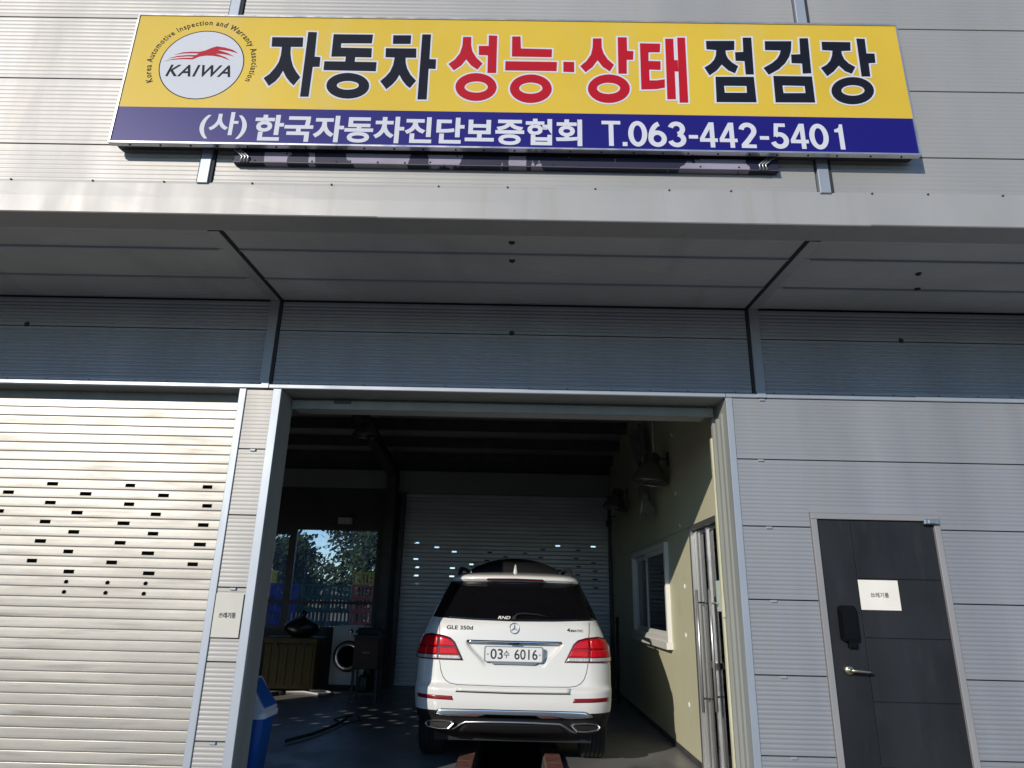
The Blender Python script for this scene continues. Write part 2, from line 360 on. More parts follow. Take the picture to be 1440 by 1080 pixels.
# vertical joint covers
for x, sgn in ((XL, 1), (XR, -1)):
    g0, g1 = (x+.028*sgn, x+.05*sgn)
    MB().bbox(x-.055, x+.026, -.016, .02, 3.172, 3.92, .004).build('joint_cover', 'panel', B) if sgn > 0 else MB().bbox(x-.026, x+.055, -.016, .02, 3.172, 3.92, .004).build('joint_cover', 'panel', B)
    s_ = MB().add([(x-.055*sgn, -1.255, sz(-1.255)-.008), (x+.026*sgn, -1.255, sz(-1.255)-.008), (x+.026*sgn, -.02, sz(0)-.008), (x-.055*sgn, -.02, sz(0)-.008)], [(0, 1, 2, 3)])
    s_.build('joint_cover', 'soffit', B)
    MB().box(g0, g1, -.004, .02, 3.17, 3.92).build('joint_groove', 'dark_gap', B)
    MB().add([(g0, -1.258, sz(-1.258)-.004), (g1, -1.258, sz(-1.258)-.004), (g1, -.006, sz(0)-.004), (g0, -.006, sz(0)-.004)], [(0, 1, 2, 3)]).build('joint_groove', 'dark_gap', B)
    MB().bbox(x-.042, x+.03, UPY-.020, UPY+.02, 4.058, 6.4, .004).build('joint_cover', 'trim', B)
    MB().box(x+.034, x+.050, UPY-.012, UPY+.02, 4.07, 6.4).build('joint_groove', 'dark_gap', B)
    MB().box(x-.03 if sgn > 0 else x-.02, x+.03 if sgn > 0 else x+.05, -.022, 0, 3.130, 3.176).build('cover_foot', 'trim', B)
# fascia flashing: three folded sheets with lapped joints
for i, (a, b) in enumerate(((BX0, -.93), (-.93, 2.22), (2.22, BX1))):
    o_ = .0015*(i == 1); yl = UPY-.012-o_; zl = sz(UPY)-.022+(0, -.004, .002)[i]
    n = 24; rows_ = []
    for k in range(n+1):
        x = a+(b-a)*k/n; wv = .0016*sin(x*2.1+i)+.001*sin(x*5.3)
        rows_.append([(x, UPY-.003-o_, 4.075+wv), (x, UPY-.006-o_, 4.055+wv), (x, yl+wv, 3.95), (x, yl, zl+.006), (x, yl+.006, zl), (x, -1.262, sz(-1.262)-.004-o_), (x, -1.258, sz(-1.258)+.02)])
    q = MB(); k_ = len(rows_[0])
    q.add([p for r in rows_ for p in r], [(r*k_+j, (r+1)*k_+j, (r+1)*k_+j+1, r*k_+j+1) for r in range(n) for j in range(k_-1)])
    q.build('fascia_sheet', 'fascia', B)
for x, z in ((-3.95, 4.066), (-3.36, 4.068), (-2.82, 4.067), (-2.35, 4.067), (-1.77, 4.066), (-1.25, 4.066), (-.55, 4.066), (-.1, 4.067), (.47, 4.066), (.95, 4.066), (1.35, 4.067), (2.26, 4.066), (2.62, 4.067), (3.1, 4.066)):
    MB().lathe([(0, -.006), (.006, -.006), (.007, 0)], 8, Matrix.Translation((x, UPY-.006, z)) @ Matrix.Rotation(-pi/2, 4, 'X')).build('screw', 'dark_gap', B)
for x, y in ((-.07, -1.15), (-.07, -.86), (2.95, -.76), (3.1, -.49)):
    MB().lathe([(0, -.012), (.014, -.011), (.022, -.002), (.024, .002)], 12, Matrix.Translation((x, y, sz(y)))).build('bolt_cap', 'dark_gap', B)
for x, z in ((-.07, 3.66), (3.2, 3.66), (-4.2, 3.66)):
    MB().lathe([(0, .012), (.014, .011), (.022, .002), (.024, -.002)], 12, Matrix.Translation((x, 0, z)) @ Matrix.Rotation(pi/2, 4, 'X')).build('bolt_cap', 'dark_gap', B)
# drip trim under the lintel band
for a, b in ((BX0, XL-.002), (XL+.002, 1.686), (1.690, BX1)):
    MB().add([(x, y, z) for x in (a, b) for y, z in ((.02, 3.172), (-.010, 3.166), (-.014, 3.160), (-.014, 3.134), (-.010, 3.129), (.02, 3.129))], [(i, 6+i, 7+i, i+1) for i in range(5)]).build('drip_trim', 'trim', B)
for i in range(26):
    x = -4.2+i*.33+random.uniform(-.06, .06)
    MB().lathe([(0, -.004), (.004, -.004), (.005, 0)], 6, Matrix.Translation((x, -.001, 3.178)) @ Matrix.Rotation(-pi/2, 4, 'X')).build('screw', 'dark_gap', B)
for x, z in ((1.93, 2.616), (1.945, 2.092), (1.93, 1.552), (1.95, 1.031), (1.97, .510), (1.985, 3.118)):
    MB().bbox(x-.022, x+.022, -.012, .0, z-.013, z+.004, .003).build('panel_clip', 'trim', B)
for x, z in ((-2.12, 2.616), (-2.12, 1.552), (-2.11, .510)):
    MB().bbox(x-.022, x+.022, -.008, .006, z-.013, z+.004, .003).build('panel_clip', 'trim', B)
# jambs and heads of the openings
MB().bbox(-2.020, -1.952, -.008, .024, 0, 3.127, .003).build('corner_trim', 'trim', B)
MB().bbox(1.688, 1.741, -.008, .024, 0, 3.127, .003).build('corner_trim', 'trim', B)
MB().box(-1.958, -1.952, .0245, .30, 0, 3.128).box(-2.06, -1.966, .301, .34, 0, 3.128).build('jamb_lining', 'jamb', B)
MB().box(1.688, 1.694, .0245, .30, 0, 3.128).box(1.670, 1.687, .10, .13, 0, 3.02).box(1.662, 1.687, .20, .24, 0, 3.0).box(1.655, 1.84, .301, .345, 0, 3.128).build('jamb_lining', 'jamb', B)
MB().bbox(1.637, 1.653, .305, .345, 0, 2.86, .003).build('wall_edge_strip', 'olive', B)
MB().bbox(1.630, 1.652, .29, .304, 1.42, 1.57, .003).build('edge_bracket', 'olive', B)
MB().box(-1.95, 1.686, .0205, .30, 3.131, 3.137).build('head_lining', 'jamb', B)
MB().bbox(-1.95, 1.66, .255, .285, 3.035, 3.112, .006).build('raised_shutter_bar', 'jamb', B)
MB().bbox(-1.58, -1.44, .235, .26, 3.085, 3.108, .004).build('bar_handle', 'steel', B)
MB().box(-1.95, 1.62, .31, .52, 3.06, 3.5).build('shutter_box', 'header', B)
# the closed shutter of the left bay, real slots through real slats
SY = .17
SG = thing_dummy = MB().bbox(-2.300, -2.242, -.004, .26, 0, 3.127, .004).build('shutter_guide', 'trim', B)
MB().bbox(-6.30, -6.24, -.004, .26, 0, 3.127, .004).build('shutter_guide', 'trim', B)
MB().box(-6.24, -2.30, .0205, .30, 3.131, 3.137).box(-6.24, -2.30, .20, .30, 3.06, 3.13).build('head_lining', 'jamb', B)
def slat_mesh(x0, x1, y, z, h, slots, rounds=(), sh=.027, zs=.024, gr=.0045, dp=.014, bul=0):
    """one rolled slat: curved face with slots cut out; slots are (x0, x1)"""
    pro = [(0, dp+.0001), (0, .002+bul), (.006, bul*.6), (zs-.003, -.0004), (zs+sh, -.0004), (h-gr-.003, bul*.6), (h-gr, .0012+bul), (h-gr, dp), (h, dp+.0001)]
    cuts = [(a, b, 's') for a, b in slots] + [(c-.02, c+.02, 'o') for c in rounds]; cuts.sort()
    q = MB(); xs = [x0]
    for a, b, k in cuts: xs += [a, b]
    xs.append(x1); kinds = []
    for i in range(len(xs)-1): kinds.append(cuts[(i-1)//2][2] if i % 2 else None)
    n = len(pro); q.v = [(x, y+d, z+v) for x in xs for v, d in pro]
    for i, k in enumerate(kinds):
        for j in range(n-1):
            if j == 3 and k == 's': continue
            if j == 3 and k == 'o':
                c_ = (xs[i]+xs[i+1])/2; zc = z+zs-.003+(sh+.003)/2; b = len(q.v); r = .0165
                for a in range(16): q.v.append((c_+r*cos(2*pi*a/16+pi/16), y-.0015, zc+min(.0145, max(-.0145, r*sin(2*pi*a/16+pi/16)))))
                A = [i*n+3, (i+1)*n+3, (i+1)*n+4, i*n+4]
                cor = [A[2], A[3], A[0], A[1]]
                for a in range(16): q.f.append((b+a, b+(a+1) % 16, cor[a//4])) if a % 4 != 3 else q.f.append((b+a, b+(a+1) % 16, cor[((a+1)//4) % 4], cor[a//4]))
                continue
            q.f.append((i*n+j, (i+1)*n+j, (i+1)*n+j+1, i*n+j+1))
    return q
SH = thing_dummy = bpy.data.objects.new('roller_shutter', None); COL.objects.link(SH); SH.parent = B
PIT = .0760; NS = 40; ztop = 2.9825+PIT
slot_rows = {}
zrows = [2.32, 2.249, 2.170, 2.095, 2.019, 1.942, 1.865, 1.790, 1.713, 1.637]
bases = [-3.784, -3.49, -3.765, -3.529, -3.774, -3.52, -3.771, -3.535, -3.806, -3.499]
hole_rows = [1.56, 1.486]
for k in range(NS):
    z = ztop-PIT*(k+1); zc = z+.037; slots = []; rounds = []
    for i, zr in enumerate(zrows):
        if abs(zc-zr) <= PIT/2: slots = [(bases[i]+.635*j-.043+random.uniform(-.008, .008), bases[i]+.635*j+.043+random.uniform(-.005, .005)) for j in range(-3, 3) if bases[i]+.635*j < -2.4]
    for zr in hole_rows:
        if abs(zc-zr) <= PIT/2: rounds = [-3.498, -3.174, -2.876]
    slat_mesh(-6.25, -2.29, SY+random.uniform(-.001, .001), z, PIT, slots, rounds).build('slat', 'shutter', SH)
MB().box(-6.25, -2.29, SY-.004, SY+.02, -.0, ztop-PIT*NS).build('bottom_bar', 'alu', SH)
# interior shell
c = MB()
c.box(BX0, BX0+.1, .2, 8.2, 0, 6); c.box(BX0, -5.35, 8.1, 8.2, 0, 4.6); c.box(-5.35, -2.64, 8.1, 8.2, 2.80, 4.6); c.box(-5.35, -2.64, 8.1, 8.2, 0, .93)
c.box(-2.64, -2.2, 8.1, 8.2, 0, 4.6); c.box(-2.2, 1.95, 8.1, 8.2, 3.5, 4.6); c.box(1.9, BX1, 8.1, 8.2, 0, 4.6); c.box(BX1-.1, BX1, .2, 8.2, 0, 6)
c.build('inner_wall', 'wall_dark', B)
rz = lambda y: 4.02 + .105*(8.1-y)
q = MB().add([(BX0, 0, rz(0)+.16), (BX1, 0, rz(0)+.16), (BX1, 8.2, rz(8.2)+.16), (BX0, 8.2, rz(8.2)+.16)], [(0, 1, 2, 3)])
q.build('roof_sheet', 'roof', B)
for y in (7.6, 6.7, 5.8, 4.9, 4.0, 3.1, 2.2, 1.3, .6):
    MB().box(BX0+.1, 1.84, y-.03, y+.03, rz(y)-.02, rz(y)+.15).box(BX0+.1, 1.84, y-.03, y+.05, rz(y)-.025, rz(y)-.018).build('purlin', 'steel', B)
for x in (-2.45, -7.4):
    MB().add([(x+a, y, rz(y)+dz) for y in (.3, 8.05) for a, dz in ((-.08, -.04), (.08, -.04), (.08, -.055), (.012, -.055), (.012, -.24), (.08, -.24), (.08, -.255), (-.08, -.255), (-.08, -.24), (-.012, -.24), (-.012, -.055), (-.08, -.055))],
             [(i, (i+1) % 12, 12+(i+1) % 12, 12+i) for i in range(12)]).build('rafter', 'steel', B)
    MB().box(x-.09, x+.09, 7.86, 7.88, 0, rz(8)).box(x-.09, x+.09, 8.06, 8.08, 0, rz(8)).box(x-.008, x+.008, 7.88, 8.06, 0, rz(8)).build('column', 'steel', B)
MB().bbox(-2.34, 1.84, 8.0, 8.095, 3.50, 3.94, .01).build('header_panel', 'header', B)
MB().bbox(-6.4, -2.56, 8.0, 8.095, 3.58, 3.94, .01).build('header_panel', 'header', B)
MB().bbox(-2.26, -2.17, 7.93, 8.09, 0, 3.5, .006).build('rear_shutter_guide', 'steel', B); MB().bbox(1.775, 1.83, 7.93, 8.09, 0, 3.5, .006).build('rear_shutter_guide', 'steel', B)
RS = bpy.data.objects.new('roller_shutter', None); COL.objects.link(RS); RS.parent = B
for k in range(46):
    z = 3.50-PIT*(k+1); zc = z+.037; slots = []
    if 1.76 < zc < 2.62:
        b = (-1.89, -1.54)[k % 2]+random.uniform(-.03, .03); slots = [(b+.68*j-.045, b+.68*j+.045) for j in range(6) if b+.68*j < 1.72 and random.random() < .72]
    slat_mesh(-2.18, 1.79, 8.04, z, PIT, slots, gr=.024, dp=.06, bul=.008).build('slat', 'shutter_in', RS)
# rear glazed opening
RW = bpy.data.objects.new('rear_window', None); COL.objects.link(RW); RW.parent = B
MB().box(-5.35, -2.64, 8.10, 8.16, 2.755, 2.80).box(-5.35, -2.64, 8.10, 8.16, .93, .98).box(-2.69, -2.64, 8.10, 8.16, .98, 2.755).box(-5.35, -5.30, 8.1, 8.16, .98, 2.755).box(-4.39, -4.26, 8.08, 8.16, .98, 2.755).box(-4.26, -2.69, 8.1, 8.15, 1.39, 1.44).box(-5.30, -4.39, 8.1, 8.15, 1.39, 1.44).box(-5.30, -4.39, 8.1, 8.15, 2.66, 2.755).build('frame', 'steel', RW)
for x0, x1, z0, z1 in ((-4.26, -2.69, .98, 1.39), (-4.26, -2.69, 1.44, 2.755), (-5.30, -4.39, .98, 1.39), (-5.30, -4.39, 1.44, 2.66)):
    MB().add([(x0, 8.13, z0), (x1, 8.13, z0), (x1, 8.13, z1), (x0, 8.13, z1)], [(0, 1, 2, 3)]).build('pane', 'glass', RW)
# olive right wall with a glazed door and a sliding window
WX = 1.84
GY0, GY1, GZ = .70, 1.965, 2.30
WY0, WY1, WZ0, WZ1 = 3.10, 5.50, 1.09, 2.235
def wseg(y0, y1, z0, z1): MB().box(WX, WX+.1, y0, y1, z0, z1).build('olive_wall_panel', 'olive', B)
wseg(.346, 8.09, 2.302, 5.0); wseg(.346, GY0, 0, 2.298); wseg(GY1, WY0, 0, 2.298); wseg(WY0, WY1, 0, WZ0); wseg(WY1, 8.09, 0, 2.298); wseg(WY0, WY1, WZ1, 2.298)
MB().box(WX+.1, WX+.12, .35, GY0, 0, 5).box(WX+.1, WX+.12, GY1, WY0, 0, 5).box(WX+.1, WX+.12, WY1, 8.1, 0, 5).box(WX+.101, WX+.12, .35, 8.1, 2.3, 5).box(WX+.101, WX+.12, WY0, WY1, 0, WZ0).build('inner_wall', 'wall_dark', B)
MB().box(5.4, 5.5, .2, 8.1, 0, 4.5).box(1.96, 5.4, .3, 8.1, 2.75, 2.8).build('office_wall', 'wall_dark', B)
for y, z in ((2.42, 2.36), (2.36, 1.70), (2.42, 1.20), (2.44, .52), (2.6, 3.45), (2.55, 2.74)):
    MB().lathe([(0, .012), (.018, .011), (.026, .004), (.028, 0)], 10, Matrix.Translation((WX, y, z)) @ Matrix.Rotation(-pi/2, 4, 'Y')).build('wall_plug', 'pvc', B)
MB().box(WX-.012, WX, GY1+.005, 8.0, 0, .06).build('skirting', 'steel', B)
W = bpy.data.objects.new('sliding_window', None); COL.objects.link(W); W.parent = B
def ring_x(mb, xo, xi, y0, y1, z0, z1, t):
    mb.box(xo, xi, y0, y1, z0, z0+t).box(xo, xi, y0, y1, z1-t, z1).box(xo, xi, y0, y0+t, z0+t, z1-t).box(xo, xi, y1-t, y1, z0+t, z1-t); return mb
ring_x(MB(), WX-.05, WX+.08, WY0, WY1, WZ0, WZ1, .06).build('frame', 'pvc', W)
MB().box(WX-.075, WX+.0, WY0-.03, WY1+.03, WZ0-.075, WZ0-.001).build('sill', 'pvc', W)
ym = (WY0+WY1)/2+.1
for y0, y1, xo in ((WY0+.062, ym+.04, WX-.03), (ym-.03, WY1-.062, WX+.012)):
    f = ring_x(MB(), xo, xo+.035, y0, y1, WZ0+.062, WZ1-.062, .055).build('sash', 'pvc', W)
    MB().box(xo+.015, xo+.019, y0+.056, y1-.056, WZ0+.118, WZ1-.118).build('pane', 'screen' if xo < WX else 'glass_dark', W)
D = bpy.data.objects.new('glass_door', None); COL.objects.link(D); D.parent = B
MB().box(WX-.02, WX+.12, GY0, GY1, GZ-.05, GZ).box(WX-.02, WX+.12, GY1-.05, GY1, 0, GZ-.05).box(WX-.02, WX+.12, GY0, GY0+.05, 0, GZ-.05).build('frame', 'stainless', D)
MB().box(WX+.02, WX+.07, GY1-.21, GY1-.055, .02, GZ-.06).build('side_post', 'stainless', D)
for y0, y1 in ((1.46, 1.75), (.76, 1.42)):
    ring_x(MB(), WX+.03, WX+.07, y0, y1, .02, GZ-.06, .035).build('leaf_frame', 'stainless', D)
    MB().box(WX+.045, WX+.05, y0+.036, y1-.036, .056, GZ-.096).build('pane', 'glass_dark', D)
MB().box(WX+.01, WX+.08, 1.422, 1.458, .02, GZ-.06).build('meeting_stile', 'alu', D)
for y, z0, z1 in ((1.70, .55, 1.655), (1.24, .62, 1.65)):
    MB(True).tube([(WX-.045, y, z0), (WX-.045, y, z1)], .014, 12).build('pull_handle', 'alu', D)
    MB().tube([(WX-.045, y, z0+.12), (WX+.03, y, z0+.12)], .008, 8).tube([(WX-.045, y, z1-.12), (WX+.03, y, z1-.12)], .008, 8).build('handle_post', 'chrome', D)
MB().box(WX+.0, WX+.03, 1.34, 1.55, .96, 1.01).build('lock_case', 'stainless', D)
# steel door
SD = bpy.data.objects.new('steel_door', None); COL.objects.link(SD); SD.parent = B
MB().bbox(DX0, DX0+.045, -.022, .03, 0, DZ-.046, .003).bbox(DX1-.045, DX1, -.022, .03, 0, DZ-.046, .003).bbox(DX0, DX1, -.0225, .03, DZ-.045, DZ, .003).build('frame', 'door_frame', SD)
lx0, lx1 = DX0+.048, DX1-.048; vx = 2.575
lf = MB().box(lx0, lx1, .006, .045, .01, DZ-.048)
lf.bbox(lx0, vx-.002, -.002, .006, .01, DZ-.048, .003)
for z0, z1 in ((.01, .455), (.459, .874), (.878, 1.303), (1.307, 1.722), (1.726, DZ-.048)): lf.bbox(vx+.002, lx1, -.002, .006, z0, z1, .003)
lf.build('leaf', 'door', SD)
lk = MB(); 
prof = [(2.392, 1.30), (2.392, 1.50), (2.40, 1.522), (2.42, 1.53), (2.488, 1.53), (2.508, 1.522), (2.516, 1.50), (2.516, 1.30), (2.508, 1.285), (2.40, 1.285)]
lk.prism(prof, lambda u, v, d: (u, -.002-d, v), .042); lk.prism([(a*.86+2.454*.14, b*.9+1.41*.1) for a, b in prof], lambda u, v, d: (u, -.044-d, v), .010)
lk.bbox(2.44, 2.50, -.036, -.002, 1.235, 1.286, .004)
lk.build('keypad_lock', 'lock_black', SD)
lv = MB(True).lathe([(.0, .030), (.020, .029), (.033, .022), (.037, .010), (.038, 0)], 20, Matrix.Translation((2.423, -.002, 1.085)) @ Matrix.Rotation(pi/2, 4, 'X'))
lv.tube([(2.423, -.028, 1.085), (2.423, -.052, 1.085), (2.432, -.060, 1.085), (2.47, -.062, 1.083), (2.53, -.060, 1.078), (2.567, -.056, 1.077)], [.012, .012, .013, .012, .0105, .008], 10)
lv.build('lever_handle', 'brass', SD)
MB().bbox(3.12, 3.235, -.05, -.022, 2.135, 2.172, .006).bbox(3.15, 3.20, -.056, -.05, 2.14, 2.168, .003).build('door_stay', 'satin', SD)
# ------------------------------------------------------------------ the sign above the bay
SGN = thing('shop_sign', 'long yellow and blue shop sign with large Korean letters above the bay', 'sign')
SX0, SX1, SZ0, SZ1, FY = -2.69, 2.54, 4.295, 5.335, -1.615
SC = (SX0+SX1)/2
sgl = lambda d: (lambda u, v: (u, FY-d, v))
ZB = 4.568
MB().add([(SX0, FY, ZB), (SX1, FY, ZB), (SX1, FY, SZ1), (SX0, FY, SZ1)], [(0, 1, 2, 3)]).build('yellow_field', 'sign_yellow', SGN)
MB().add([(SX0, FY, SZ0), (SX1, FY, SZ0), (SX1, FY, ZB), (SX0, FY, ZB)], [(0, 1, 2, 3)]).build('blue_field', 'sign_blue', SGN)
q = MB(); t = .012
q.box(SX0-t, SX1+t, FY-.006, FY+.034, SZ0-t, SZ0).box(SX0-t, SX1+t, FY-.006, FY+.034, SZ1, SZ1+t).box(SX0-t, SX0, FY-.006, FY+.05, SZ0, SZ1).box(SX1, SX1+t, FY-.006, FY+.05, SZ0, SZ1)
q.build('frame', 'alu', SGN)
MB().box(SX0, SX1, FY+.004, UPY-.004, SZ0+.018, SZ1-.018).build('back_box', 'steel', SGN)
for i in range(27):
    MB().lathe([(0, -.005), (.006, -.004), (.007, 0)], 8, Matrix.Translation((SX0+.12+i*.192+random.uniform(-.02, .02), FY+.018, SZ0-t))).build('screw', 'dark_gap', SGN)
